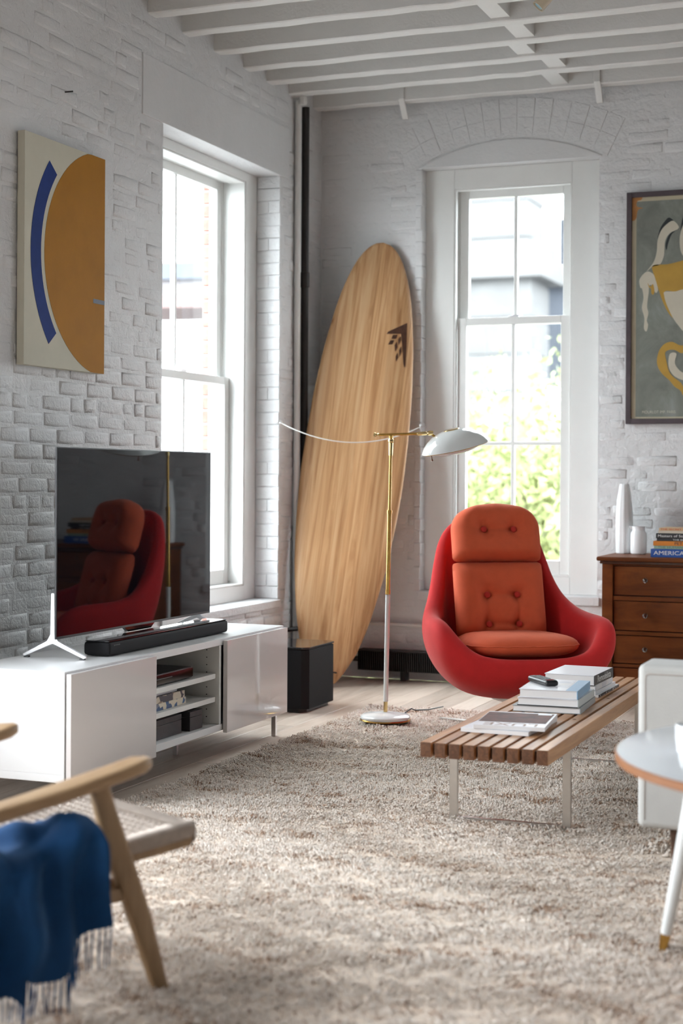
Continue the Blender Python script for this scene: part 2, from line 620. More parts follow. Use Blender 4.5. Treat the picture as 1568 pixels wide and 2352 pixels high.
def lay_bricks(wall, lo, hi, z1, basis, plane, blocked, seen, n_single, gone=lambda u, z: False):
    """running bond with a header course every sixth row; nearest seen bricks are objects, the rest one joined part"""
    out = []
    r = random.Random(5 + int(hi * 10))
    for k in range(int(z1 / COURSE)):
        zc = (k + .5) * COURSE
        head_row = (k % 6 == 3)
        step = .208
        u = lo - (step / 2 if k % 2 else 0) - r.uniform(0, .02)
        while u < hi:
            head = r.random() < (.85 if head_row else .16)
            step = (.104 if head else .208) * r.uniform(.93, 1.07)
            a, b = max(u, lo), min(u + step, hi)
            u += step
            spans = [(a, b)]
            for (p, q, za, zb) in blocked:
                if za - .02 < zc < zb + .02:
                    nsp = []
                    for s, e in spans:
                        if e <= p or s >= q:
                            nsp.append((s, e))
                        else:
                            if s < p:
                                nsp.append((s, p))
                            if e > q:
                                nsp.append((q, e))
                    spans = nsp
            for s, e in spans:
                if e - s < .045 or gone((s + e) / 2, zc):
                    continue
                me = r.choice(HEADS if head else BRICKS)
                L0 = .094 if head else BL
                sx = (e - s - r.uniform(.004, .010)) / L0
                loc = plane((s + e) / 2, zc + r.uniform(-.0012, .0012), r.uniform(-.0022, .0012))
                flip = r.choice((-1, 1))
                m = frame_mtx(basis[0], basis[1], basis[2], loc) @ Matrix.Rotation(r.uniform(-.012, .012), 4, 'Z') @ Matrix.Rotation(r.uniform(-.010, .010), 4, 'Y') @ Matrix.Diagonal((sx, 1, 1, 1))
                if flip < 0:
                    m = m @ Matrix.Rotation(math.pi, 4, 'Z')
                out.append((0 if seen((s + e) / 2, zc) else 1, (Vector(loc) - CAM).length, me, m))
    out.sort(key=lambda t: (t[0], t[1]))
    for _, _, me, m in out[:n_single]:
        obj('brick', me, wall, m)
    bm = bmesh.new()
    for _, _, me, m in out[n_single:]:
        n0 = len(bm.verts)
        bm.from_mesh(me)
        bm.verts.ensure_lookup_table()
        for v in bm.verts[n0:]:
            v.co = m @ v.co
    if len(bm.verts):
        me = bpy.data.meshes.new('remaining_bricks')
        bm.to_mesh(me)
        me.materials.clear()
        me.materials.append(M['brick_paint'])
        o = obj('remaining_bricks', me, wall)
        o['kind'] = 'stuff'
    bm.free()


# left wall (visible from y = 4.6 on)
LINT_L = (6.11, 7.74, 2.725, 2.995)


def seen_left(u, z):
    if u < 4.95 or (z < .45 and u < 6.1):
        return False
    if 5.16 < u < 5.72 and 1.58 < z < 2.40:
        return False
    return True


lay_bricks(wall_left, 4.5, 8.2, 3.2, ((0, 1, 0), (0, 0, 1), (1, 0, 0)), lambda u, z, d: (d - .0065 + (.0006 if z < 1.7 else -.0006), u, z),
           [OPEN_L[-1], LINT_L], seen_left, 300)
box_part('lintel', 'plaster', wall_left, -.03, .0015, LINT_L[0], LINT_L[1], LINT_L[2] - .003, LINT_L[3], .004)
# jamb bricks of the left window (the deep reveal beside the casing)
r2 = random.Random(3)
for k in range(34):
    z = .47 + (k + .5) * .0663
    L = .125 if k % 2 else .132
    for seg in range(2 if k % 3 == 1 else 1):
        n = 2 if k % 3 == 1 else 1
        a = -.138 + seg * .135 / n
        mb = MB().box(a + .001, a + .135 / n - .001 + r2.uniform(-.001, .003), 7.625 + r2.uniform(-.003, .001), 7.66, z - .0318, z + .0318, .006, 2)
        mb.build('brick', 'brick_paint', wall_left)
# the outside reveal of the same window is bare red brick
for k in range(34):
    z = .30 + (k + .5) * .0735
    MB().box(-.42, -.36, 7.545 + r2.uniform(-.004, .004), 7.70, z - .031, z + .031, .004, 1).build('brick', 'red_brick', wall_left)
box_part('brick_reveal_mortar', 'mortar', wall_left, -.425, -.355, 7.555, 7.72, .3, 2.8, 0, 0)
# brick window ledge
MB().box(-.145, .012, 6.30, 7.64, .425, .468, .008, 2).build('window_ledge', 'brick_paint', wall_left)

# back wall: segmental arch over the window
AX0, AX1, AZ0, RISE = .575, 1.605, 2.835, .125
_c = (AX1 - AX0) / 2
ARAD = (_c * _c + RISE * RISE) / (2 * RISE)
ACX, ACZ = (AX0 + AX1) / 2, AZ0 + RISE - ARAD
AHALF = math.asin(_c / ARAD)


def in_arch(u, z):
    d = math.hypot(u - ACX, z - ACZ)
    return abs(math.atan2(u - ACX, z - ACZ)) < AHALF + .05 and d < ARAD + .235 and z > 2.78


lay_bricks(wall_back, 0.0, 3.3, 3.16, ((1, 0, 0), (0, 0, 1), (0, -1, 0)), lambda u, z, d: (u, 8.2072 - d, z),
           [OPEN_B[0]], lambda u, z: not (u > 1.72 and z < .70) and not (u > 1.76 and 1.44 < z < 2.6) and u < 2.2 and not (.1 < u < .62 and z < 2.2), 300, in_arch)
NV = 13
for k in range(NV):
    a = -AHALF - .02 + (2 * AHALF + .04) * (k + .5) / NV
    wv = (2 * AHALF * (ARAD + .1)) / NV * .992
    m = Matrix.Translation((ACX, 8.2065, ACZ)) @ Matrix.Rotation(a, 4, 'Y')
    jj = r2.uniform(-.004, .003)
    MB().box(-wv / 2, wv / 2, -.0045 + jj * .3, .02, ARAD + .001, ARAD + .1098, .003, 2, m).build('brick', 'brick_paint', wall_back)
    MB().box(-wv / 2, wv / 2, -.0050 + r2.uniform(-.001, .001), .02, ARAD + .1102, ARAD + .216, .003, 2, m).build('brick', 'brick_paint', wall_back)
_pts = [(AX0 + .005, 2.826), (AX1 - .005, 2.826)]
for k in range(13):
    a = AHALF * (1 - 2 * k / 12) * .985
    _pts.append((ACX + (ARAD - .006) * math.sin(a), ACZ + (ARAD - .006) * math.cos(a)))
MB().prism(_pts, 0, .03, frame_mtx((1, 0, 0), (0, 0, 1), (0, -1, 0), (0, 8.227, 0)), .003).build('lintel', 'plaster', wall_back)
# left jamb bricks of the back window
for k in range(35):
    z = .495 + (k + .5) * .0665
    MB().box(.56, .5985 + r2.uniform(-.004, .004), 8.2 + r2.uniform(-.004, .001), 8.29, z - .0318, z + .0318, .006, 2).build('brick', 'brick_paint', wall_back)
MB().box(.585, 1.60, 8.188, 8.30, .445, .492, .006, 2).build('window_ledge', 'brick_paint', wall_back)

# ---- floor boards
floor = tag(MB().box(0, ROOM_W, ROOM_Y0, ROOM_Y1 + .007, -.12, -.018).build('floor', 'floor', smooth=0), 'pale worn wooden board floor', 'floor', kind='structure')
r3 = random.Random(21)
PW = .118
planks, hidden = [], []
for i in range(int(ROOM_W / PW) + 1):
    x0 = i * PW
    y = ROOM_Y0 + r3.uniform(-1.2, 0)
    while y < ROOM_Y1:
        L = r3.uniform(1.1, 2.2)
        a, b = max(y, ROOM_Y0), min(y + L, ROOM_Y1 + .005)
        y += L
        x1 = min(x0 + PW - .0016, ROOM_W)
        if b - a < .05 or x1 - x0 < .02:
            continue
        vis = b > 4.2 and a < 8.3 and x0 < 4.2 and not (x0 > .95 and b < 7.0)
        (planks if vis else hidden).append((x0, x1, a, b))
for x0, x1, a, b in planks:
    MB().box(x0, x1, a, b - .0015, -.018, r3.uniform(-.0012, 0), .0012, 1).build('plank', 'floor', floor)
mb = MB()
for x0, x1, a, b in hidden:
    mb.box(x0, x1, a, b - .0015, -.018, 0)
_o = mb.build('remaining_planks', 'floor', floor, 0)
_o['kind'] = 'stuff'

# ---- ceiling: boards above exposed joists
ceiling = tag(MB().box(-.007, ROOM_W, ROOM_Y0, ROOM_Y1 + .007, 3.42, 3.5).build('ceiling', 'joist', smooth=0), 'white painted ceiling with exposed joists', 'ceiling', kind='structure')
JOIST_Z = 3.183
JY = [6.20, 6.53, 6.86, 7.20, 7.485, 7.775, 8.115]


def joist_mesh(seed):
    rr = random.Random(seed)
    mb = MB()
    n = 60
    prof = [(-.04, 0), (-.034, -.005), (.034, -.005), (.04, 0), (.04, .24), (-.04, .24)]
    rings = []
    for i in range(n + 1):
        x = -.006 + (ROOM_W - .0) * i / n
        dz, dy = rr.uniform(-.0025, .0025), rr.uniform(-.0015, .0015)
        rings.append([mb.bm.verts.new((x, py + dy, pz + (dz if k < 4 else 0))) for k, (py, pz) in enumerate(prof)])
    for a, b in zip(rings, rings[1:]):
        for k in range(6):
            mb.bm.faces.new((a[k], a[(k + 1) % 6], b[(k + 1) % 6], b[k]))
    mb.bm.faces.new(rings[0])
    mb.bm.faces.new(rings[-1][::-1])
    return mb.mesh('joist', 'joist', 30)


JM = [joist_mesh(s) for s in range(4)]
_y = JY[0] - .33
ys = list(JY)
while _y > 3.6:
    ys.append(_y)
    _y -= .33
for i, y in enumerate(ys):
    obj('joist', JM[i % 4], ceiling, Matrix.Translation((0, y, JOIST_Z + (.004 if i % 2 else 0))))
mb = MB()
while _y > ROOM_Y0:
    mb.box(0, ROOM_W, _y - .04, _y + .04, JOIST_Z, 3.42)
    _y -= .33
_o = mb.build('remaining_joists', 'joist', ceiling, 0)
_o['kind'] = 'stuff'
for x, a, b in ((1.40, JY[0], JY[1]), (1.455, JY[2], JY[3]), (1.385, JY[3], JY[4]), (1.47, JY[4], JY[5]), (1.40, JY[5], JY[6]), (1.43, JY[1], JY[2])):
    box_part('bridging_block', 'joist', ceiling, x - .045, x + .045, a + .038, b - .038, JOIST_Z + .012, JOIST_Z + .17, .003)
# bent iron straps that tie the last joist to the back wall
for x in (.52, 1.60):
    MB().prism([(0, .14), (0, .005), (.075, -.09), (.082, -.09), (.082, -.072), (.014, .012), (.014, .14)], -.017, .017,
               frame_mtx((0, 1, 0), (0, 0, 1), (1, 0, 0), (x, JY[6] - .055, JOIST_Z)), .003).build('iron_strap', 'joist', ceiling)

# ---- windows


def window(name, label, U, wall_pos, outward, u0, u1, z0, z1, cas, cas_top, cas_bot, d_cas, d_up, d_lo, meet, lower_bar):
    """U: unit vector along the wall; outward: unit vector to outside. Parts in world coordinates under one Empty."""
    t = thing(name, label, 'window', kind='structure')
    UV, OV = Vector(U), Vector(outward)

    def bx(nm, mat, par, a, b, c, d, e, f, r=.003):
        # a,b along wall; c,d depth outward; e,f height
        m = frame_mtx(UV, OV, (0, 0, 1), wall_pos)
        return MB().box(a, b, c, d, e, f, r, 2, m).build(nm, mat, par)

    bx('casing_board', 'trim', t, u0, u0 + cas, d_cas, d_cas + .022, z0, z1)
    bx('casing_board', 'trim', t, u1 - cas, u1, d_cas, d_cas + .022, z0, z1)
    bx('casing_board', 'trim', t, u0 + cas, u1 - cas, d_cas - .001, d_cas + .022, z1 - cas_top, z1)
    bx('casing_board', 'trim', t, u0 + cas, u1 - cas, d_cas - .001, d_cas + .022, z0, z0 + cas_bot)
    a0, a1, b0, b1 = u0 + cas, u1 - cas, z0 + cas_bot, z1 - cas_top
    dd = d_up + .06
    # bead and jamb liners
    for p, q, e, f in ((a0, a0 + .010, b0, b1), (a1 - .010, a1, b0, b1), (a0 + .01, a1 - .01, b1 - .010, b1), (a0 + .01, a1 - .01, b0, b0 + .010)):
        bx('bead', 'trim', t, p, q, d_cas + .004, d_lo - .012, e, f, .003)
    bx('jamb', 'trim', t, a0 - .02, a0 + .0, d_cas + .02, dd, b0 - .02, b1 + .02, 0)
    bx('jamb', 'trim', t, a1 - .0, a1 + .02, d_cas + .02, dd, b0 - .02, b1 + .02, 0)
    bx('jamb', 'trim', t, a0, a1, d_cas + .02, dd, b1, b1 + .02, 0)
    bx('jamb', 'trim', t, a0, a1, d_cas + .02, dd + .06, b0 - .02, b0, 0)
    for p, q in ((a0, a0 + .012), (a1 - .012, a1)):
        bx('parting_strip', 'trim', t, p, q, d_lo + .026, d_up - .014, b0, b1, .002)
    for sash, e, f, dc, bar in (('upper_sash', meet - .012, b1, d_up, None), ('lower_sash', b0, meet + .028, d_lo, lower_bar)):
        st = .052
        s0, s1 = a0 + .012, a1 - .012
        top = .045 if sash == 'upper_sash' else .040
        bot = .036 if sash == 'upper_sash' else .085
        sm = MB()
        m = frame_mtx(UV, OV, (0, 0, 1), wall_pos)
        for q in ((s0, s0 + st, e, f), (s1 - st, s1, e, f), (s0 + st, s1 - st, f - top, f), (s0 + st, s1 - st, e, e + bot)):
            sm.box(q[0], q[1], dc - .018, dc + .018, q[2], q[3], .003, 2, m)
        so = sm.build(sash, 'trim', t)
        g0, g1, h0, h1 = s0 + st, s1 - st, e + bot, f - top
        um = (g0 + g1) / 2
        bx('muntin', 'trim', so, um - .010, um + .010, dc - .014, dc + .014, h0, h1, .003)
        rows = [(h0, h1)] if bar is None else [(h0, bar), (bar, h1)]
        if bar is not None:
            bx('muntin', 'trim', so, g0, g1, dc - .013, dc + .013, bar - .010, bar + .010, .003)
        for p, q in rows:
            for s, ee in ((g0, um), (um, g1)):
                bx('pane', 'glass', so, s - .004, ee + .004, dc - .0015, dc + .0015, p - .004, q + .004, 0)
        if sash == 'lower_sash':
            bx('sash_lock', 'silver', so, um - .03, um + .03, dc - .012, dc + .012, f, f + .006, .002)
            bx('lock_lever', 'silver', so, um - .012, um + .045, dc - .008, dc + .004, f + .006, f + .013, .002)
    return t


window('window_1', 'white sash window in a deep brick reveal behind the television', (0, 1, 0), (0, 0, 0), (-1, 0, 0), 6.31, 7.63, .47, 2.725,
       .14, .048, .077, .14, .295, .245, 1.615, None)
window('window_2', 'tall white sash window with wide casing behind the red chair', (1, 0, 0), (0, 8.2, 0), (0, 1, 0), .597, 1.587, .495, 2.825,
       .165, .11, .095, .075, .165, .122, 1.975, 1.31)

# ================================================================== OUTSIDE THE WINDOWS
M['granite'] = plain('pale_granite', (.115, .114, .113), .85, var=.15, vscale=.6)
M['bridge_steel'] = plain('blue_grey_bridge_steel', (.075, .085, .105), .6, var=.2, vscale=.4)
M['bridge_pale'] = plain('pale_bridge_paint', (.15, .14, .145), .7)
M['bridge_red'] = plain('faded_red_steel', (.17, .11, .105), .7)
M['leaf'] = plain('spring_leaves', (.24, .265, .11), .6, var=.3, vscale=3, Transmission_Weight=0.)
M['bark'] = plain('tree_bark', (.10, .075, .055), .9)
M['asphalt'] = plain('street_asphalt', (.18, .18, .18), .9)
tag(MB().box(-160, 120, ROOM_Y0 - 60, 220, -6.2, -6).build('street', 'asphalt', smooth=0), 'grey street far below the windows', 'street', kind='structure')

tower = thing('stone_tower', 'pale granite bridge tower seen through the window behind the red chair', 'tower', (-17.6, 66, -6))
box_part('shaft', 'granite', tower, -7, 4.1, -1.5, 1.5, 0, 15.6, 0, 0)
box_part('cornice', 'granite', tower, -7.6, 4.7, -2.0, 2.0, 15.6, 16.5, .05, 0)
box_part('cornice', 'granite', tower, -7.3, 4.4, -1.8, 1.8, 16.5, 17.2, .05, 0)
box_part('upper_shaft', 'granite', tower, -6.6, 3.9, -1.3, 1.3, 17.2, 34, 0, 0)
for k in range(9):
    box_part('stone_course', 'granite', tower, -7.04, 4.14, -1.55, 1.55, 1.2 + k * 1.6, 2.62 + k * 1.6, .04, 0)
for k in range(8):
    box_part('stone_course', 'granite', tower, -6.65, 3.95, -1.36, 1.36, 17.4 + k * 1.6, 18.85 + k * 1.6, .04, 0)

deck = thing('bridge_deck', 'blue-grey steel bridge deck beside the stone tower outside', 'bridge', (-12, 72, -6))
box_part('girder', 'bridge_steel', deck, -2.5, 14, -1, 4, 11.4, 16.0, .05, 0)
box_part('walkway', 'bridge_pale', deck, -2.5, 14, -1.6, 4, 16.0, 16.5, .03, 0)
for k in range(5):
    box_part('truss_post', 'bridge_pale', deck, -.9 + k * 2.0, -.6 + k * 2.0, -1.4, -1.0, 16.5, 22, 0, 0)
box_part('top_chord', 'bridge_pale', deck, -2.5, 14, -1.5, -.9, 20.6, 23.4, 0, 0)
box_part('sway_girder', 'bridge_steel', deck, -2.5, 14, 1.7, 2.3, 17.4, 19.6, 0, 0)

span = thing('bridge_span', 'distant pale bridge span seen through the left window', 'bridge', (-28, 50, 0), R(8))
box_part('girder', 'bridge_pale', span, -20, 9, -2, 2, 7.4, 8.0, 0, 0)
box_part('deck', 'bridge_steel', span, -20, 9, -2.2, 2.2, 8.0, 8.6, 0, 0)
box_part('side_band', 'bridge_red', span, -20, 9, -2.3, 2.3, 7.0, 7.4, 0, 0)
for k in range(4):
    box_part('pier', 'bridge_pale', span, -18 + k * 8.2, -17 + k * 8.2, -1, 1, -6, 7, 0, 0)


def leaf_cloud(n, cx, cz, rx, ry, rz, seed):
    g = np.random.default_rng(seed)
    blobs = g.uniform(-1, 1, (34, 3)) * .66
    c = blobs[g.integers(0, 34, n)] + g.normal(0, .20, (n, 3))
    c = c * np.array([rx, ry, rz]) + np.array([cx, 0, cz])
    d1 = g.normal(0, 1, (n, 3))
    d1 /= np.linalg.norm(d1, axis=1)[:, None]
    d2 = np.cross(d1, g.normal(0, 1, (n, 3)))
    d2 /= np.linalg.norm(d2, axis=1)[:, None]
    s = g.uniform(.05, .10, (n, 1))
    v = np.stack([c - d1 * s, c + d2 * s * .55, c + d1 * s, c - d2 * s * .55], 1).reshape(-1, 3)
    me = bpy.data.meshes.new('foliage')
    me.from_pydata(v.tolist(), [], np.arange(4 * n).reshape(-1, 4).tolist())
    me.materials.append(M['leaf'])
    return me


for i, (x, y, h, lab) in enumerate(((-5.3, 24.5, 8.4, 'leafy spring tree just left of the chair back outside window'),
                                    (-2.05, 20, 8.2, 'leafy spring tree right of the centre bar outside window'),
                                    (-4.2, 30.5, 9.0, 'taller pale green tree standing behind the two others outside'))):
    t = thing('tree', lab, 'tree', (x, y, -6), group='trees outside the back window')
    MB().tube([(0, 0, 0), (.05, .0, h * .3), (0, .1, h * .62), (.1, 0, h * .9)], [.2, .16, .11, .04], 9).build('trunk', 'bark', t)
    o = obj('foliage', leaf_cloud(17000, 0, h * .63, 1.75, 1.6, h * .40, 40 + i), t)
    o['kind'] = 'stuff'

# ================================================================== PIPES, HEATER, WALL BITS
pipe = thing('drain_pipe', 'black iron pipe running up the corner behind the surfboard', 'pipe', (.032, 7.885, 0))
MB().tube([(0, 0, 0), (0, 0, 3.14)], .0205, 16).build('pipe', 'iron', pipe)
MB().tube([(0, 0, 2.155), (0, 0, 2.16), (0, 0, 2.235), (0, 0, 2.24)], [.021, .0255, .0255, .021], 16).build('coupling', 'iron', pipe)
MB().tube([(-.015, -.20, .30), (.03, -.02, .30), (.06, .05, .30)], .012, 10).build('branch_pipe', 'iron', pipe)
wp = MB().tube([(.018, 7.815, .005), (.018, 7.815, 3.16)], .017, 12).build('riser_pipe', 'joist')
tag(wp, 'thin white painted pipe left of the black corner pipe', 'pipe')
cp = MB().lathe([(.0, 0), (.02, 0), (.023, .006), (.023, .03), (.018, .045), (0, .045)], 6).build('pipe_cap', 'joist', loc=(.052, 7.80, 3.135))
tag(cp, 'small white hexagonal cap under the joists in the corner', 'pipe cap')
hp = thing('heating_pipe', 'thin white pipe along the back wall above the black heater', 'pipe', (0, 8.176, .305))
MB().tube([(.06, 0, 0), (1.7, 0, -.002)], .011, 10).build('pipe', 'joist', hp)
for x in (.12, .9, 1.6):
    box_part('clip', 'joist', hp, x - .008, x + .008, -.006, .024, -.014, .014, .002)

heater = thing('radiator', 'low black finned radiator along the foot of the back wall', 'radiator', (.27, 8.14, .055))
MB().tube([(-.07, 0, .055), (1.42, 0, .055)], .014, 10).build('pipe', 'iron', heater)
mb = MB()
for k in range(130):
    mb.box(.005 + k * .0108, .0085 + k * .0108, -.048, .048, 0, .11)
o = mb.build('fins', 'iron', heater, 0)
o['kind'] = 'stuff'
box_part('top_bar', 'iron', heater, 0, 1.41, -.045, .045, .106, .114, .003)
for x in (.24, .66, 1.2):
    box_part('bracket', 'iron', heater, x, x + .03, -.01, .06, -.055, .004, .002)

nail = MB().tube([(-.008, 5.462, 2.668), (.03, 5.475, 2.671)], .003, 6).build('nail', 'iron')
tag(nail, 'dark nail sticking out of the white brick above the painting', 'nail')

# string tied across the corner in front of the surfboard
st = thing('tied_string', 'white string tied between two wall hooks across the surfboard', 'string', (0, 0, 0))
P0, P1 = Vector((.020, 7.60, 1.405)), Vector((.605, 8.175, 1.40))
pts = []
for k in range(25):
    s = k / 24
    p = P0.lerp(P1, s)
    p += Vector((.36, -.93, 0)) * (.15 * math.sin(math.pi * s) ** .8)
    p.z -= .098 * 4 * s * (1 - s)
    pts.append(p)
MB().tube(pts, .0030, 6).build('string', 'string', st)
for p, d in ((P0, Vector((-.03, 0, 0))), (P1, Vector((.03, .03, 0)))):
    ring = [p + Vector((.0, .014 * math.cos(a), .014 * math.sin(a))) for a in [k * .6 for k in range(9)]]
    MB().tube([p + d] + ring, .0026, 6).build('hook', 'silver', st)

# ceiling spot
sp = thing('ceiling_spotlight', 'small beige spotlight hanging under the joists', 'spotlight', (1.816, 6.0, 2.974))
_ax = Vector((-.62, -.25, -.74)).normalized()
_q = _ax.to_track_quat('Z', 'Y').to_matrix().to_4x4()
MB().lathe([(0, -.09), (.018, -.09), (.024, -.085), (.026, 0), (.0265, .002), (.0235, .002), (.022, -.006)], 24, _q, caps=False).build('housing', 'beige_paint', sp)
MB().lathe([(0, -.012), (.016, -.012), (.020, -.006), (.017, -.001), (0, .001)], 20, _q).build('lens', 'lens', sp)
MB().tube([tuple(-_ax * .06), (.06, .02, .10), (.06, .02, .165)], .006, 8).build('stem', 'beige_paint', sp)
MB().lathe([(0, .15), (.03, .15), (.03, .166), (0, .166)], 16, Matrix.Translation((.06, .02, 0))).build('base_plate', 'beige_paint', sp)

# ================================================================== PAINTING AND POSTER
M['canvas'] = plain('off_white_canvas', (.66, .63, .52), .8, Specular_IOR_Level=.2, var=.05, vscale=5, bump=.15, bscale=500)
M['ochre'] = plain('ochre_paint', (.43, .185, .012), .7, Specular_IOR_Level=.2, var=.10, vscale=6, bump=.1, bscale=200)
M['ultramarine'] = plain('blue_paint', (.010, .035, .20), .7, Specular_IOR_Level=.2, var=.12, vscale=20)
M['slate'] = plain('slate_paint', (.10, .11, .14), .6)
pa = thing('painting', 'unframed canvas with a big ochre circle and a blue arc', 'painting', (.002, 5.12, 1.545))
box_part('canvas', 'canvas', pa, .0, .033, 0, .603, 0, .897, .002)
PB = frame_mtx((0, 1, 0), (0, 0, 1), (1, 0, 0), (.033, 0, 0))
# circle cut by the right edge; wide canvas coordinates (y along wall, z up)
CY, CZ, CR = .603, .452, .463
pts = []
for k in range(41):
    a = R(90 + 180 * k / 40)
    y, z = CY + CR * math.cos(a) * 1.0, CZ + CR * math.sin(a)
    pts.append((y, min(max(z, .0005), .8965)))
MB().prism(pts, .0002, .0010, PB).build('ochre_circle', 'ochre', pa, 0)
pts = []
for rr, rng_ in ((.560, range(0, 25)), (.470 + .018, range(24, -1, -1))):
    for k in rng_:
        a = R(180 - 40 + 80 * k / 24)
        pts.append((CY + rr * math.cos(a), CZ + rr * math.sin(a)))
MB().prism(pts, .0002, .0012, PB).build('blue_arc', 'ultramarine', pa, 0)
MB().prism([(.512, .288), (.603, .288), (.603, .306), (.512, .306)], .0011, .0016, PB).build('small_bar', 'slate', pa, 0)

M['frame_paint'] = plain('plum_brown_frame', (.065, .045, .052), .45, var=.2, vscale=14)
M['poster_ground'] = None


def mat_poster():
    t = NT('grey_green_print')
    v = t.coord((2.0, 2.0, 1.4), rnd=False)
    f = t.noise(v, 3.2, 6, .68, .5)
    c = t.ramp(f, [(.3, (.13, .135, .115)), (.55, (.205, .215, .185)), (.78, (.29, .315, .295))])
    return t.pbr(c, .55, 0, None)


M['poster_ground'] = mat_poster()
M['poster_paper'] = plain('aged_paper', (.52, .46, .33), .7, var=.08, vscale=9)
M['poster_cream'] = plain('cream_print', (.56, .51, .41), .7, var=.05, vscale=12)
M['poster_ochre'] = plain('ochre_print', (.46, .27, .045), .7, var=.10, vscale=12)
M['poster_black'] = plain('black_print', (.018, .022, .024), .7)
M['poster_stain'] = plain('rust_stain', (.42, .19, .06), .7, var=.15, vscale=25)
PX, PZ, PWD, PHT = 1.738, 1.407, .84, 1.211
po = thing('framed_poster', 'plum framed abstract poster in grey, ochre and cream above the dresser', 'poster', (PX, 8.2, PZ))
for q in ((0, .027, 0, PHT), (PWD - .027, PWD, 0, PHT), (.027, PWD - .027, 0, .027), (.027, PWD - .027, PHT - .027, PHT)):
    box_part('frame_bar', 'frame_paint', po, q[0], q[1], -.034, -.002, q[2], q[3], .002)
box_part('paper', 'poster_paper', po, .02, PWD - .02, -.020, -.006, .02, PHT - .02, 0, 0)
box_part('printed_ground', 'poster_ground', po, .050, PWD - .05, -.0208, -.0195, .037, PHT - .048, 0, 0)
PM = frame_mtx((1, 0, 0), (0, 0, 1), (0, -1, 0), (-PX, -.0208, -PZ))


def smooth_loop(pts, n=4):
    q = [(x, y, 0) for x, y in pts]
    return [tuple(catmull(q, i / n)[:2]) for i in range(len(q) * n)]


def pshape(name, mat, pts, lift, sm=True, close=None):
    MB().prism(smooth_loop(pts) if sm else pts, 0, lift, PM).build(name, mat, po, 0)


pshape('black_shape', 'poster_black', [(1.958, 2.478), (1.982, 2.455), (1.95, 2.435), (1.925, 2.40), (1.908, 2.36), (1.899, 2.375), (1.913, 2.427), (1.937, 2.462)], .0006)  # black shapes are part of the print
pshape('black_shape', 'poster_black', [(2.012, 2.42), (1.975, 2.395), (1.955, 2.35), (1.945, 2.31), (1.940, 2.34), (1.955, 2.385), (1.985, 2.412)], .0007)
pshape('cream_band', 'poster_cream', [(1.979, 2.460), (2.008, 2.421), (1.963, 2.397), (1.939, 2.362), (1.934, 2.309), (1.931, 2.278), (1.912, 2.236), (1.873, 2.226), (1.842, 2.203), (1.878, 2.249), (1.894, 2.301), (1.899, 2.364), (1.916, 2.411), (1.942, 2.441)], .0010)
pshape('ochre_bowl', 'poster_ochre', [(1.873, 2.231), (1.952, 2.236), (2.045, 2.256), (2.20, 2.30), (2.36, 2.32), (2.42, 2.15), (2.20, 2.10), (2.045, 2.102), (1.993, 2.092), (1.945, 2.098), (1.935, 2.082), (1.942, 2.045), (1.980, 1.958), (1.955, 1.985), (1.928, 2.04), (1.907, 2.099), (1.888, 2.164)], .0010)
pshape('cream_bowl', 'poster_cream', [(1.937, 2.093), (1.993, 2.093), (2.045, 2.103), (2.2, 2.10), (2.38, 2.14), (2.40, 1.92), (2.28, 1.80), (2.14, 1.80), (2.043, 1.877), (2.013, 1.91), (1.978, 1.960), (1.945, 2.034), (1.935, 2.072)], .0012)
pshape('cream_drip', 'poster_cream', [(1.806, 2.163), (1.841, 2.201), (1.875, 2.190), (1.890, 2.155), (1.902, 2.105), (1.889, 2.090), (1.872, 2.127), (1.857, 2.128), (1.854, 2.091), (1.846, 2.023), (1.853, 1.985), (1.845, 1.948), (1.852, 1.922), (1.843, 1.890), (1.830, 1.907), (1.832, 1.96), (1.819, 2.013), (1.827, 2.066), (1.819, 2.114), (1.810, 2.12)], .0010)
pshape('ochre_drip', 'poster_ochre', [(1.848, 2.143), (1.862, 2.122), (1.876, 2.136), (1.884, 2.100), (1.878, 2.080), (1.868, 2.088), (1.866, 2.112), (1.855, 2.120)], .0014)
pshape('ochre_ring', 'poster_ochre', [(2.16, 1.80), (2.043, 1.811), (2.012, 1.815), (1.976, 1.832), (1.939, 1.823), (1.912, 1.792), (1.899, 1.745), (1.904, 1.703), (1.928, 1.665), (1.964, 1.632), (1.99, 1.6), (2.021, 1.578), (2.041, 1.546), (2.10, 1.52), (2.12, 1.55), (2.042, 1.593), (2.022, 1.62), (1.98, 1.653), (1.959, 1.685), (1.949, 1.728), (1.941, 1.775), (1.96, 1.79), (1.991, 1.789), (2.022, 1.772), (2.043, 1.774), (2.15, 1.765)], .0010)
pshape('cream_curl', 'poster_cream', [(1.965, 1.769), (1.999, 1.771), (1.991, 1.726), (2.006, 1.694), (2.042, 1.667), (2.14, 1.64), (2.14, 1.60), (2.042, 1.63), (2.011, 1.641), (1.98, 1.663), (1.959, 1.706)], .0012)
pshape('cream_plume', 'poster_cream', [(2.10, 2.52), (2.047, 2.465), (2.026, 2.425), (2.013, 2.373), (2.015, 2.315), (2.03, 2.277), (2.06, 2.262), (2.16, 2.28), (2.18, 2.42)], .0010)
pshape('black_shape', 'poster_black', [(2.10, 2.54), (2.047, 2.513), (2.026, 2.467), (2.016, 2.405), (2.031, 2.44), (2.06, 2.48)], .0008)
pshape('rust_stain', 'poster_stain', [(1.760, 2.592), (1.815, 2.595), (1.812, 2.578), (1.792, 2.572), (1.790, 2.545), (1.822, 2.535), (1.795, 2.525), (1.785, 2.48), (1.760, 2.48)], .0010)
text_part('printer_line', 'MOURLOT IMP. PARIS', .02, 'poster_cream', po, frame_mtx((1, 0, 0), (0, 0, 1), (0, -1, 0), (.086, -.0212, .061)), .172)

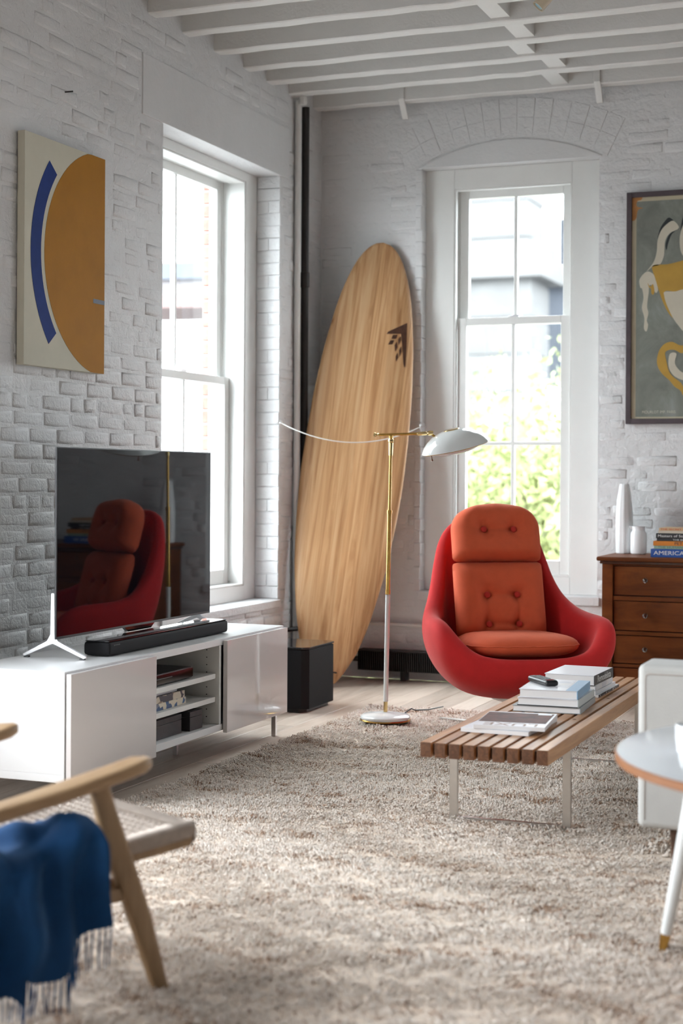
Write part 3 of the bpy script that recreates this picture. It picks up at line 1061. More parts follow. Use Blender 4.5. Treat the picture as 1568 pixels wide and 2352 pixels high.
# ================================================================== MEDIA CABINET AND WHAT IS ON AND IN IT
cb = thing('media_cabinet', 'long low white media cabinet with glossy doors and open middle bay', 'cabinet', (.24, 4.44, 0))
CT = .475
box_part('top_panel', 'melamine', cb, 0, .40, 0, 1.79, CT - .026, CT, .002)
box_part('bottom_panel', 'melamine', cb, 0, .40, 0, 1.79, .11, .137, .002)
box_part('side_panel', 'melamine', cb, 0, .40, 0, .018, .137, CT - .026, .001)
box_part('side_panel', 'melamine', cb, 0, .40, 1.772, 1.79, .137, CT - .026, .001)
box_part('divider', 'melamine_in', cb, 0, .40, .588, .606, .137, CT - .026, .001)
box_part('divider', 'melamine_in', cb, 0, .40, 1.155, 1.173, .137, CT - .026, .001)
box_part('back_panel', 'melamine_in', cb, .004, .012, .018, 1.772, .137, CT - .026, 0)
for z in (.318, .226):
    box_part('shelf', 'melamine_in', cb, .02, .385, .607, 1.154, z, z + .020, .0015)
for a, b in ((.004, .592), (1.182, 1.782)):
    box_part('door', 'lacquer', cb, .404, .423, a, b, .101, .468, .0018)
mb = MB()
for x in (.06, .345):
    for k in range(10):
        mb.lathe([(0, 0), (.0026, 0)], 8, frame_mtx((1, 0, 0), (0, 0, 1), (0, -1, 0), (x, 1.1545, .165 + k * .0295)), False)
o = mb.build('peg_holes', 'black_plastic', cb, 0)
o['kind'] = 'stuff'
for x, y in ((.05, .04), (.36, .04), (.05, 1.75), (.375, 1.75), (.2, .60), (.2, 1.17)):
    MB().prism([(-.015, .112), (.015, .112), (.008, .085), (.008, 0), (-.008, 0), (-.008, .085)], -.010, .010,
               frame_mtx((0, 1, 0), (0, 0, 1), (1, 0, 0), (x, y, 0)), .002).build('leg', 'silver', cb)

# television
tv = thing('television', 'large flat black television on two silver forked feet', 'television', (.40, 4.712, CT))
box_part('back_shell', 'black_plastic', tv, -.010, .026, .12, 1.11, .12, .71, .008)
box_part('bezel', 'black_plastic', tv, .024, .0315, .010, 1.22, .071, .746, .002)
box_part('screen', 'screen', tv, .0310, .0322, .015, 1.215, .080, .742, 0, 0)
MB().prism([(.49, .0), (.73, .0), (.71, .012), (.70, .018), (.52, .018), (.51, .012)], .020, .033,
           frame_mtx((0, 1, 0), (0, 0, -1), (-1, 0, 0), (.053, 0, .072)), .001).build('sensor_bar', 'black_gloss', tv)
for y in (.049, 1.171):
    ft = MB()
    m = frame_mtx((1, 0, 0), (0, 0, 1), (0, -1, 0), (0, y, 0))
    ft.prism([(-.010, .23), (.004, .23), (.006, .085), (.018, .062), (.128, .013), (.130, .006), (.122, .004), (.012, .046), (-.003, .052),
              (-.018, .046), (-.118, .004), (-.126, .006), (-.124, .013), (-.026, .062), (-.013, .085)], -.007, .007, m, .002)
    fo = ft.build('foot', 'silver', tv)
    for x in (-.112, .115):
        box_part('rubber_pad', 'black_plastic', fo, x - .010, x + .010, y - .006, y + .006, 0, .006, .001)

# sound bar
sb = thing('sound_bar', 'long black sound bar lying in front of the television', 'speaker', (.453, 4.868, CT))
box_part('body', 'grille', sb, 0, .108, 0, .975, .003, .053, .012)
box_part('top_glass', 'black_gloss', sb, .004, .103, .006, .969, .0525, .0565, .003)
box_part('foot_strip', 'black_plastic', sb, .015, .09, .05, .92, 0, .006, .001)
M['screen_print'] = plain('dim_grey_print', (.10, .10, .10), .5)
for k in range(5):
    MB().lathe([(0, 0), (.0022, 0), (.0022, .0006), (0, .0006)], 8, frame_mtx((0, 1, 0), (0, 0, 1), (1, 0, 0), (.1078, .035 + k * .009, .040))).build('indicator_light', 'screen_print', sb)

# in the cabinet
pl = thing('media_player', 'slim black disc player on the upper cabinet shelf', 'media player', (.37, 5.055, .338))
box_part('body', 'black_plastic', pl, 0, .235, 0, .375, .004, .046, .004)
box_part('front_panel', 'black_gloss', pl, .235, .239, .002, .373, .008, .042, .001)
box_part('disc_slot', 'screen_print', pl, .2388, .2396, .06, .20, .026, .029, 0)
for y in (.03, .345):
    box_part('rubber_foot', 'black_plastic', pl, .20, .22, y - .01, y + .01, 0, .005, .001)


def book(label, cx, cy, z, w, d, t, cover, spine='+x', rot=0., group=None, hard=.003, soft=False, name='book', cat='book', spine_mat=None, top=None):
    """closed book lying flat: w along x, d along y, t thick; spine names the side the spine is on"""
    b = thing(name, label, cat, (cx, cy, z), rot, group)
    hw, hd = w / 2, d / 2
    ov = 0. if soft else .003
    ct = .0008 if soft else hard
    px0, px1, py0, py1 = -hw + ov, hw - ov, -hd + ov, hd - ov
    if spine == '+x':
        px1 = hw - ct
    elif spine == '-x':
        px0 = -hw + ct
    elif spine == '-y':
        py0 = -hd + ct
    box_part('page_block', 'paper', b, px0, px1, py0, py1, ct, t - ct, 0, 0)
    cm = MB()
    cm.box(-hw, hw, -hd, hd, 0, ct, min(.001, ct * .3), 1)
    cm.box(-hw, hw, -hd, hd, t - ct, t, min(.001, ct * .3), 1)
    co = cm.build('cover', top or cover, b)
    if spine == '+x':
        box_part('spine', spine_mat or cover, b, hw - ct, hw + .0006, -hd, hd, 0, t, min(.0015, ct * .4))
    elif spine == '-y':
        box_part('spine', spine_mat or cover, b, -hw, hw, -hd - .0006, -hd + ct, 0, t, min(.0015, ct * .4))
    return b


M['white_cover'] = plain('white_cover', (.74, .74, .77), .3)
M['grey_cover'] = plain('grey_cover', (.33, .34, .34), .55)
M['black_cover'] = plain('black_cover', (.012, .012, .014), .35)
M['pale_cover'] = plain('pale_grey_green_cover', (.50, .54, .54), .35)
M['skyblue_cover'] = plain('sky_blue_cover', (.24, .42, .60), .3)
M['camo'] = printed('brown_camouflage_print', (.05, .05, .07), (.62, .55, .44), 38, (.30, .22, .16), 1.3)
M['bluecamo'] = printed('blue_and_cream_print', (.04, .10, .22), (.68, .62, .50), 45, (.68, .62, .50), 2.1)
M['ink'] = plain('dark_ink', (.02, .02, .03), .5)
M['white_ink'] = plain('white_ink', (.78, .76, .74), .5)
XS = frame_mtx((0, 1, 0), (0, 0, 1), (1, 0, 0), (0, 0, 0))     # lettering that faces +x


def on_x(x, y, z):
    return Matrix.Translation((x, y, z)) @ XS


b = book('blue and cream patterned book at the bottom of the cabinet shelf stack', .49, 5.225, .246, .22, .32, .027, 'bluecamo', '+x')
b = book('brown camouflage patterned book in the middle of the cabinet stack', .49, 5.215, .2732, .22, .32, .026, 'camo', '+x')
b = book('thin white book on top of the cabinet shelf stack', .485, 5.19, .2994, .20, .30, .016, 'white_cover', '+x')
M['slate_box'] = plain('dark_slate_leather', (.035, .032, .036), .45, var=.3, vscale=30, bump=.1, bscale=120)
M['slate_lid'] = plain('woven_grey_lid', (.10, .09, .085), .6, bump=.6, bscale=260)
for lab, y0, y1, x1 in (('larger dark slate box on the bottom of the cabinet bay', 5.055, 5.352, .60), ('smaller dark slate box right of the larger one in cabinet', 5.392, 5.50, .615)):
    bx_ = thing('storage_box', lab, 'box', (.30, y0, .1372), group='dark boxes in the cabinet')
    box_part('body', 'slate_box', bx_, 0, x1 - .30, 0, y1 - y0, 0, .052, .002)
    box_part('lid', 'slate_box', bx_, 0, x1 - .30, 0, y1 - y0, .0525, .074, .002)
    box_part('lid_inlay', 'slate_lid', bx_, .012, x1 - .312, .010, y1 - y0 - .010, .074, .0752, 0)

# ---- subwoofer
sw = thing('subwoofer', 'black box subwoofer with a glass top beside the cabinet', 'speaker', (.355, 7.005, 0))
hx, hy = .148, .183


def chamfer(hx, hy, c):
    return [(-hx + c, -hy), (hx - c, -hy), (hx, -hy + c), (hx, hy - c), (hx - c, hy), (-hx + c, hy), (-hx, hy - c), (-hx, -hy + c)]


MB().prism(chamfer(hx, hy, .03), .018, .300, None, .004).build('cabinet_body', 'grille', sw)
MB().prism(chamfer(hx - .02, hy - .02, .03), 0, .02).build('base', 'black_plastic', sw)
MB().prism(chamfer(hx - .006, hy - .006, .03), .298, .304).build('gap', 'black_plastic', sw)
MB().prism(chamfer(hx + .002, hy + .002, .03), .304, .312, None, .002).build('top_glass', 'black_gloss', sw)

# ================================================================== SURFBOARD
# local frame: x = across the board, y = out of the deck, z = along the board from tail to nose
BW = Vector((.9338, .3441, -.0978))
BLn = Vector((.0436, .1619, .9858))
BLn = (BLn + BW * .0275).normalized()
BN = BLn.cross(BW).normalized() * -1
BW = BN.cross(BLn).normalized() * -1
if BN.y > 0:
    BN.negate()
if BW.x < 0:
    BW.negate()
tail = Vector((.283, 7.744, .012)) + BW * -.062
# right-handed: x=BW, y=?, z=BLn  -> y = z cross x
BY = BLn.cross(BW).normalized()
sf = thing('surfboard', 'tall wooden surfboard leaning in the corner', 'surfboard')
sf.matrix_world = frame_mtx(BW, BY, BLn, tail)
_hw = [(0, .030), (.006, .056), (.05, .086), (.10, .114), (.18, .152), (.30, .187), (.40, .209), (.64, .249), (.87, .270), (1.11, .281), (1.35, .278), (1.6, .267),
       (1.84, .244), (2.08, .207), (2.2, .176), (2.28, .149), (2.33, .127), (2.37, .104), (2.40, .081), (2.42, .060), (2.432, .040), (2.438, .020), (2.440, .0)]


def hw(s):
    for (a, p), (b, q) in zip(_hw, _hw[1:]):
        if s <= b:
            return p + (q - p) * (s - a) / (b - a)
    return 0


def hws(s):
    d = .05 if .2 < s < 2.1 else .006
    return sum(hw(min(max(s + k * d, 0), 2.44)) for k in (-1, 0, 1)) / 3 if 0.02 < s < 2.425 else hw(s)


mb = MB()
NS = 120
SGN = -1 if BY.y > 0 else 1     # deck faces the room
rings = []
for i in range(NS + 1):
    u = i / NS
    s = 2.44 * (.35 * u + .65 * (1 - math.cos(math.pi * u)) / 2)
    h = max(hws(s), .0005)
    thick = .034 * min(1, (s + .03) / .5) ** .5 * min(1, (2.47 - s) / .5) ** .5
    ring = []
    for k in range(20):
        a = 2 * math.pi * k / 20
        ca, sa = math.cos(a), math.sin(a)
        ring.append(mb.bm.verts.new((h * math.copysign(abs(ca) ** .75, ca), thick * math.copysign(abs(sa) ** .8, sa), s)))
    rings.append(ring)
for a, b in zip(rings, rings[1:]):
    for k in range(20):
        mb.bm.faces.new((a[k], a[(k + 1) % 20], b[(k + 1) % 20], b[k]))
mb.bm.faces.new(rings[0])
mb.bm.faces.new(rings[-1])
mb.build('board', 'board', sf, 60)


def board_mark(name, pts):
    # pts measured from the tail tip along the sight axis; move into the board's own axes
    q = []
    for w, s in pts:
        ww = w + .062 - .0275 * s
        q.append((ww, s))
    m = frame_mtx((1, 0, 0), (0, 0, 1), (0, -1, 0), (0, SGN * .0, 0)) if SGN < 0 else frame_mtx((1, 0, 0), (0, 0, 1), (0, -1, 0), (0, 0, 0))
    me = MB()
    for (w, s) in q:
        pass
    tb = bmesh.new()
    vs = []
    for w, s in q:
        h = hws(s)
        c = min(1, abs(w) / h)
        y = .034 * (max(0, 1 - c ** (2 / .75))) ** .4
        vs.append(tb.verts.new((w, SGN * (y + .0022), s)))
    f = tb.faces.new(vs)
    r = bmesh.ops.extrude_face_region(tb, geom=[f])
    for v in r['geom']:
        if isinstance(v, bmesh.types.BMVert):
            v.co.y -= SGN * .006
    bmesh.ops.triangulate(tb, faces=[f for f in tb.faces if len(f.verts) > 4])
    me._merge(tb)
    me.build(name, 'brand', sf, 0)


# chevron mark burnt into the deck: two strokes and six small lozenges
board_mark('mark_stroke', [(.181, 2.002), (.186, 1.93), (.154, 1.936), (.099, 1.928), (.076, 1.925), (.083, 1.939)])
board_mark('mark_stroke', [(.186, 1.932), (.191, 1.868), (.195, 1.764), (.190, 1.752), (.183, 1.774), (.168, 1.866), (.154, 1.936)])
for q in ([(.11, 1.924), (.136, 1.927), (.127, 1.904), (.104, 1.901)], [(.1, 1.892), (.121, 1.895), (.111, 1.871), (.089, 1.867)],
          [(.151, 1.923), (.155, 1.897), (.146, 1.872), (.141, 1.903)], [(.134, 1.889), (.141, 1.86), (.131, 1.835), (.125, 1.868)],
          [(.16, 1.865), (.165, 1.838), (.158, 1.811), (.152, 1.844)], [(.145, 1.83), (.151, 1.801), (.142, 1.778), (.137, 1.807)]):
    board_mark('mark_lozenge', q)
MB().tube([(.045 + .012 * math.cos(a), SGN * (.02 + .010 * math.sin(a)), .065) for a in [k * .45 for k in range(15)]], .004, 6).build('leash_loop', 'black_plastic', sf)

# ================================================================== FLOOR LAMP
lp = thing('floor_lamp', 'white and brass reading floor lamp with dish shade', 'lamp', (.978, 6.60, .032), YAW)
lp.scale = (.95, .95, .985)
LX = .019   # the pole leans a little

MB().lathe([(0, 0), (.118, 0), (.120, .004), (.118, .007), (0, .007)], 48).build('base_rim', 'brass', lp)
MB().lathe([(0, .007), (.116, .007), (.1185, .012), (.117, .019), (.108, .026), (.05, .034), (.02, .037), (0, .037)], 48).build('base', 'enamel', lp)


def pole(nm, mat, z0, z1, r, r1=None):
    a, b = (LX * z0 / 1.25, 0, z0), (LX * z1 / 1.25, 0, z1)
    MB().tube([a, b], [r, r1 or r], 20).build(nm, mat, lp)


pole('ferrule', 'brass_bright', .036, .085, .0095)
M['pole_white'] = plain('white_painted_pole', (.82, .82, .81), .35)
pole('lower_pole', 'pole_white', .085, .572, .0112)
pole('collar', 'brass', .572, .594, .0118)
pole('middle_pole', 'brass', .594, .940, .0100)
pole('collar', 'brass', .940, .956, .0118)
pole('upper_pole', 'brass', .956, 1.205, .0068)
pole('sleeve', 'brass_bright', 1.205, 1.262, .0092, .0105)
_jx = LX * 1.28 / 1.25
MB().lathe([(0, -.014), (.008, -.012), (.0135, -.004), (.0135, .004), (.008, .012), (0, .014)], 20,
           frame_mtx((1, 0, 0), (0, 0, 1), (0, -1, 0), (_jx, 0, 1.272))).build('knuckle', 'brass_bright', lp)
AZ = 1.300
MB().tube([(_jx, 0, 1.28), (_jx, 0, AZ - .004)], [.008, .010], 14).build('saddle', 'brass', lp)
MB().tube([(_jx - .062, 0, AZ - .002), (_jx + .125, 0, AZ + .004)], .0062, 16).build('cross_arm', 'brass', lp)
MB().lathe([(0, 0), (.010, .001), (.0125, .006), (.007, .012), (.0062, .018), (.009, .022), (.0062, .026)], 20,
           frame_mtx((0, 0, -1), (0, 1, 0), (1, 0, 0), (_jx - .083, 0, AZ - .002))).build('finial', 'brass_bright', lp)
MB().tube([(_jx + .122, 0, AZ + .004), (_jx + .126, 0, AZ + .004), (_jx + .165, 0, AZ + .006), (_jx + .170, 0, AZ + .006)], [.007, .0088, .0088, .006], 18).build('sleeve', 'brass_bright', lp)
MB().tube([(_jx + .168, 0, AZ + .006), (_jx + .178, 0, AZ + .007), (_jx + .186, 0, AZ + .008), (_jx + .198, 0, AZ + .008)], [.006, .011, .011, .010], 18).build('swivel_joint', 'brass_bright', lp)
MB().tube([(_jx + .190, 0, AZ + .006), (_jx + .215, 0, AZ - .018)], .006, 12).build('shade_stem', 'brass', lp)
# dish shade, tilted 12.5 degrees up on its outer side
SHM = Matrix.Translation((_jx + .302, 0, AZ - .058)) @ Matrix.Rotation(R(-12.5), 4, 'Y') @ Matrix.Rotation(R(6), 4, 'X')
_dome = [(.161, 0), (.158, .006), (.145, .026), (.125, .046), (.098, .064), (.065, .077), (.04, .082), (.036, .0825)]
MB().lathe(_dome + [(.036, .080), (.065, .074), (.098, .061), (.125, .043), (.145, .022), (.156, .003), (.161, 0)], 56, SHM, False).build('shade', 'enamel', lp)
MB().lathe([(0, .086), (.034, .086), (.038, .083), (.036, .080), (0, .080)], 32, SHM).build('shade_cap', 'brass_bright', lp)
MB().lathe([(.156, .002), (.1575, -.001), (.157, -.003), (.154, -.002), (.154, .002)], 56, SHM, False).build('shade_rim', 'brass', lp)
MB().lathe([(.140, .012), (.128, -.006), (.105, -.018), (.07, -.025), (.03, -.027), (0, -.0275)], 48, SHM, False).build('diffuser', 'enamel', lp)
MB().tube([SHM @ Vector((-.118, -.03, .0)), SHM @ Vector((-.119, -.03, -.022)), SHM @ Vector((-.119, -.03, -.034))], [.002, .003, .0062], 10).build('switch_knob', 'slat', lp)
MB().tube([(.03, .05, .02), (.09, .13, .010), (.13, .16, .03), (.15, .18, .02), (.22, .30, .006), (.30, .42, .004)], .003, 6).build('power_cord', 'black_plastic', lp)

# ================================================================== RED SWIVEL CHAIR
_d = Vector((.47, -.883, 0)).normalized()     # the way the chair faces
CH_ROT = math.atan2(-_d.x, _d.y) + math.pi     # local -y faces the viewer side
ch = thing('lounge_chair', 'red upholstered swivel lounge chair with orange buttoned cushions', 'chair', (1.512, 6.72, 0), math.atan2(_d.y, _d.x) - R(270) + R(5))
# local: front = -y, right (seen from the front) = +x
RIM = [(0, .335, .925), (.09, .333, .918), (.170, .320, .888), (.222, .292, .828), (.247, .262, .745), (.266, .222, .655), (.292, .165, .575), (.326, .085, .522),
       (.352, -.01, .500), (.366, -.11, .494), (.366, -.20, .488), (.352, -.268, .462), (.312, -.312, .410), (.250, -.336, .360), (.165, -.350, .338), (.08, -.354, .333)]
RIM = RIM + [(0, -.355, .332)] + [(-x, y, z) for x, y, z in RIM[:0:-1]]
NR = len(RIM)
NA = 120
mb = MB()
cols = []
for i in range(NA):
    p = catmull(RIM, i * NR / NA)
    pl = Vector((p.x, p.y, 0))
    dirn = pl.normalized()
    hgt = p.z
    tw = .044 - .012 * max(0, min(1, (hgt - .5) / .3)) - .010 * max(0, min(1, (.42 - hgt) / .08))      # half thickness of the roll
    o_r = p + dirn * tw
    i_r = p - dirn * tw
    bot = Vector((dirn.x * .17, dirn.y * .17, .165))
    back = max(0, min(1, (hgt - .5) / .45))
    c1 = o_r + Vector((dirn.x * .025, dirn.y * .025, -(hgt - .165) * .42))
    c2 = Vector((pl.x * (1.02 - .08 * back), pl.y * (1.02 - .12 * back), .205))
    c2 = c2 + dirn * -.05
    col = [Vector((0, 0, .150)), Vector((dirn.x * .09, dirn.y * .09, .152))]
    for k in range(11):
        u = k / 10
        col.append(bot * (1 - u) ** 3 + c2 * 3 * u * (1 - u) ** 2 + c1 * 3 * u * u * (1 - u) + o_r * u ** 3)
    roll = .032
    for ang in (40, 90, 140):
        a = R(ang)
        col.append(p + dirn * tw * math.cos(a) + Vector((0, 0, roll * math.sin(a))))
    seat_r = min(.30, pl.length - .05)
    pan = Vector((dirn.x * seat_r * .86, dirn.y * seat_r * .86, .285))
    d1 = i_r + Vector((0, 0, -(hgt - .285) * .45))
    d2 = Vector((dirn.x * seat_r * .98, dirn.y * seat_r * .98, .30))
    for k in range(8):
        u = k / 7
        col.append(i_r * (1 - u) ** 3 + d1 * 3 * u * (1 - u) ** 2 + d2 * 3 * u * u * (1 - u) + pan * u ** 3)
    col.append(Vector((dirn.x * .1, dirn.y * .1, .280)))
    cols.append([mb.bm.verts.new(v) for v in col])
for i in range(NA):
    a, b = cols[i], cols[(i + 1) % NA]
    for j in range(len(a) - 1):
        mb.bm.faces.new((a[j], b[j], b[j + 1], a[j + 1]))
bmesh.ops.remove_doubles(mb.bm, verts=mb.bm.verts, dist=.0004)
mb.bm.faces.new([cols[i][-1] for i in range(NA) if cols[i][-1].is_valid])
shell = mb.build('shell', 'red_fabric', ch, 180)
_ss = shell.modifiers.new('smooth', 'SMOOTH')
_ss.factor, _ss.iterations = .5, 3
_sd = shell.modifiers.new('sub', 'SUBSURF')
_sd.levels = _sd.render_levels = 1


def cushion(name, w, h, t, rtop, rbot, buttons, mtx, puff=.5, nx=46, nz=46, dome=0.):
    """buttoned cushion: w x h outline with rounded corners, thickness t, front face towards -y"""
    def outline(u, v):
        # map the unit square to a rounded rectangle by squeezing rows
        z = (v - .5) * h
        r = rtop if z > 0 else rbot
        e = h / 2 - abs(z)
        half = w / 2
        if e < r:
            half = w / 2 - r + math.sqrt(max(0, r * r - (r - e) ** 2))
        return (u - .5) * 2 * half, z, half

    def side(sign):
        def fn(u, v):
            x, z, half = outline(u, v)
            eu = min(1, max(0, (1 - abs(2 * u - 1)) / .34))
            ev = min(1, max(0, (1 - abs(2 * v - 1)) / .40))
            prof = (math.sin(eu * math.pi / 2) ** puff) * (math.sin(ev * math.pi / 2) ** puff)
            y = t / 2 * prof
            if sign < 0:
                for bx_, bz in buttons:
                    dx, dz = x - bx_, z - bz
                    d2 = dx * dx + dz * dz
                    y -= .030 * math.exp(-d2 / (2 * .024 ** 2))
                    dist = math.sqrt(d2) + 1e-6
                    a = math.atan2(dz, dx)
                    y -= .0045 * math.exp(-dist / .055) * (.5 + .5 * math.cos(a * 7 + bx_ * 30)) * min(1, dist / .02)
                for (x1, z1), (x2, z2) in zip(buttons[::2], buttons[1::2]):
                    if x1 < x < x2:
                        y -= .012 * math.exp(-((z - z1) ** 2) / (2 * .008 ** 2))
                if len(buttons) > 2:
                    for bx_ in (buttons[0][0], buttons[1][0]):
                        if buttons[2][1] < z < buttons[0][1]:
                            y -= .009 * math.exp(-((x - bx_) ** 2) / (2 * .010 ** 2))
                y += .0025 * math.sin(x * 60 + z * 13) * (1 - ev)
            else:
                y *= .5
            z += dome * (1 - (2 * u - 1) ** 2) * max(0, z / (h / 2)) ** 2
            return mtx @ Vector((x, sign * y, z))
        return fn
    mb = MB()
    mb.grid(side(-1), nx, nz)
    mb.grid(side(1), nx, nz)
    bmesh.ops.remove_doubles(mb.bm, verts=mb.bm.verts, dist=.0009)
    o = mb.build(name, 'orange_fabric', ch, 180)
    for bx_, bz in buttons:
        bm_ = MB().lathe([(0, -.004), (.010, -.003), (.0145, .001), (.0125, .006), (.006, .009), (0, .0095)], 18,
                         mtx @ Matrix.Translation((bx_, -t / 2 + .026, bz)) @ Matrix.Rotation(R(90), 4, 'X'))
        bm_.build('button', 'button', o)
    return o


LEAN = R(-15)
HM = Matrix.Translation((-.006, .190, .862)) @ Matrix.Rotation(LEAN, 4, 'X')
cushion('headrest_cushion', .416, .250, .170, .110, .022, [(-.070, .012), (.070, .012)], HM, dome=.020)
BM_ = Matrix.Translation((-.006, .118, .572)) @ Matrix.Rotation(LEAN, 4, 'X')
cushion('back_cushion', .420, .345, .145, .022, .03, [(-.070, .015), (.070, .015), (-.070, -.118), (.070, -.118)], BM_)


def seat_cushion():
    mb = MB()
    n, m = 72, 14

    def fn(u, v):
        a = 2 * math.pi * u
        ca, sa = math.cos(a), math.sin(a)
        # rounded-square outline, a little wider at the front
        k = (abs(ca) ** 3.2 + abs(sa) ** 3.2) ** (-1 / 3.2)
        X = .248 * k * ca * (1 - .08 * sa)
        Y = .255 * k * sa
        ph = math.pi * v - math.pi / 2
        rad = abs(math.cos(ph)) ** .45
        zz = math.sin(ph) * (.050 if ph > 0 else .052)
        wr = .0018 * math.sin(a * 23) * math.exp(-((ph - .25) ** 2) / .12)
        return Vector((X * rad, -.085 + Y * rad, .398 + zz + wr - .03 * (Y * rad)))
    mb.grid(fn, n, m, wrap=True)
    bmesh.ops.remove_doubles(mb.bm, verts=mb.bm.verts, dist=.0009)
    o = mb.build('seat_cushion', 'orange_fabric', ch, 180)
    pts = []
    for i in range(65):
        p = fn(i / 64, .52)
        c = Vector((0, -.085, p.z))
        pts.append(p + (p - c).normalized() * .0005)
    MB().tube(pts, .0028, 6, False).build('piping', 'orange_fabric', o, 180)


seat_cushion()
MB().lathe([(0, .02), (.028, .02), (.028, .13), (.075, .145), (.075, .155), (0, .155)], 24).build('pedestal', 'steel', ch)
for k in range(4):
    m = Matrix.Rotation(R(45 + 90 * k), 4, 'Z')
    MB().prism([(.02, -.022), (.34, -.016), (.352, -.008), (.352, .008), (.34, .016), (.02, .022)], .012, .030, m, .003).build('base_foot', 'steel', ch)

# ================================================================== SLATTED BENCH WITH BOOKS
bn = thing('slatted_bench', 'low slatted oak bench on steel loop legs', 'bench', (2.037, 5.44, .016))
BT = .298
pitch = (.398 - .034) / 8
for k in range(9):
    x = -.199 + k * pitch
    box_part('slat', 'slat', bn, x, x + .034, -.908, .908, BT - .046, BT, .0018)
for y in (-.865, -.30, .30, .865):
    box_part('spacer_bar', 'dark_wood', bn, -.196, .196, y - .02, y + .02, BT - .040, BT - .008, 0, 0)
for y in (-.605, .575):
    lg = MB()
    w = .0075
    zt = BT - .046
    lg.box(-.199, -.199 + .027, y - w, y + w, 0, zt, .001, 1)
    lg.box(.199 - .027, .199, y - w, y + w, 0, zt, .001, 1)
    lg.box(-.172, .172, y - w, y + w, 0, .014, .001, 1)
    lg.box(-.172, .172, y - w, y + w, zt - .010, zt, .001, 1)
    lg.build('loop_leg', 'steel', bn)
for x, y in ((.133, -.28), (.133, .26), (.042, -.28)):
    MB().lathe([(0, 0), (.006, 0), (.006, .0006), (0, .0006)], 12, Matrix.Translation((x, y, BT))).build('screw_plug', 'dark_wood', bn)

BZ = .3145
# two magazines at the near end
M['mag_cover'] = plain('magazine_photo', (.085, .022, .014), .5, var=.75, vscale=22, Specular_IOR_Level=.15)
mg = book('white magazine lying under the glossy one on the bench', 2.012, 4.925, BZ, .222, .330, .013, 'white_cover', '+x', R(-2), soft=True, name='magazine', cat='magazine')
mg = book('glossy magazine with brown cover photo on top of the white one', 2.035, 4.917, BZ + .0135, .226, .298, .013, 'white_cover', '+x', R(6), soft=True, name='magazine', cat='magazine')
box_part('cover_photo', 'mag_cover', mg, -.110, .106, -.075, .130, .0130, .0134, 0, 0)
box_part('barcode_box', 'white_cover', mg, .055, .100, .105, .128, .0133, .0136, 0, 0)
M['title_brown'] = plain('brown_title_ink', (.20, .09, .04), .4)
text_part('cover_title', 'LUXE', .07, 'title_brown', mg, Matrix.Translation((.085, -.112, .0131)) @ Matrix.Rotation(math.pi, 4, 'Z'), .17)

M['spine_grey'] = plain('charcoal_spine', (.06, .06, .065), .35)
G1 = 'first stack of books on the bench'
book('grey clothbound book at the bottom of the first bench stack', 2.040, 5.415, BZ, .236, .310, .022, 'grey_cover', '+x', R(3), G1, spine_mat=M['grey_cover'])
b = book('pale grey book with dark lower edge in the middle of the stack', 2.048, 5.408, BZ + .0225, .212, .300, .027, 'white_cover', '+x', R(2), G1, spine_mat=M['pale_cover'])
box_part('dark_board', 'black_cover', b, -.106, .105, -.1505, .1495, -.0003, .0028, 0, 0)
b = book('white book with sky-blue spine under the remote control', 2.046, 5.398, BZ + .050, .202, .285, .030, 'white_cover', '+x', R(4), G1, spine_mat=M['skyblue_cover'])
box_part('cover_band', 'skyblue_cover', b, .060, .1012, -.1422, .1422, .0298, .0303, 0, 0)
M['pale_print'] = printed('pale_cover_print', (.70, .70, .73), (.56, .57, .62), 22, (.72, .70, .70), 3.1, .2)
box_part('cover_picture', 'pale_print', b, -.085, .055, -.06, .125, .0300, .0303, 0, 0)
G2 = 'second stack of books on the bench'
M['stripe_print'] = printed('black_and_white_print', (.03, .03, .04), (.66, .66, .68), 90, (.3, .3, .32), 5.5)
book('magazine with striped spine at the bottom of the far stack', 2.035, 5.875, BZ, .205, .345, .009, 'white_cover', '+x', R(-1), G2, soft=True, name='magazine', cat='magazine', spine_mat=M['stripe_print'])
book('white magazine second from the bottom of the far stack', 2.028, 5.86, BZ + .0095, .20, .31, .013, 'white_cover', '+x', R(-2), G2, soft=True, name='magazine', cat='magazine')
book('small dark book under the thick black one on bench', 2.030, 5.845, BZ + .023, .190, .285, .021, 'black_cover', '+x', R(-1), G2, spine_mat=M['pale_print'])
b = book('thick book with black lettered spine topping the far stack', 2.031, 5.84, BZ + .0445, .190, .285, .036, 'black_cover', '+x', R(-2), G2, top=M['white_cover'], spine_mat=M['spine_grey'])
text_part('spine_title', 'Remodelista', .036, 'white_ink', b, on_x(.0962, -.10, .018), .20)
rc = thing('remote_control', 'black remote control lying on the blue-spined book', 'remote', (2.00, 5.405, BZ + .0808), R(38))
mb = MB()
mb.box(-.024, .024, -.082, .082, 0, .020, .008, 3)
mb.build('body', 'black_plastic', rc)
box_part('display', 'black_gloss', rc, -.018, .018, -.078, -.045, .0195, .0205, .0003)
for i in range(3):
    for k in range(7):
        box_part('key', 'screen_print', rc, -.017 + i * .0125, -.008 + i * .0125, -.03 + k * .014, -.021 + k * .014, .0195, .0215, .0008)

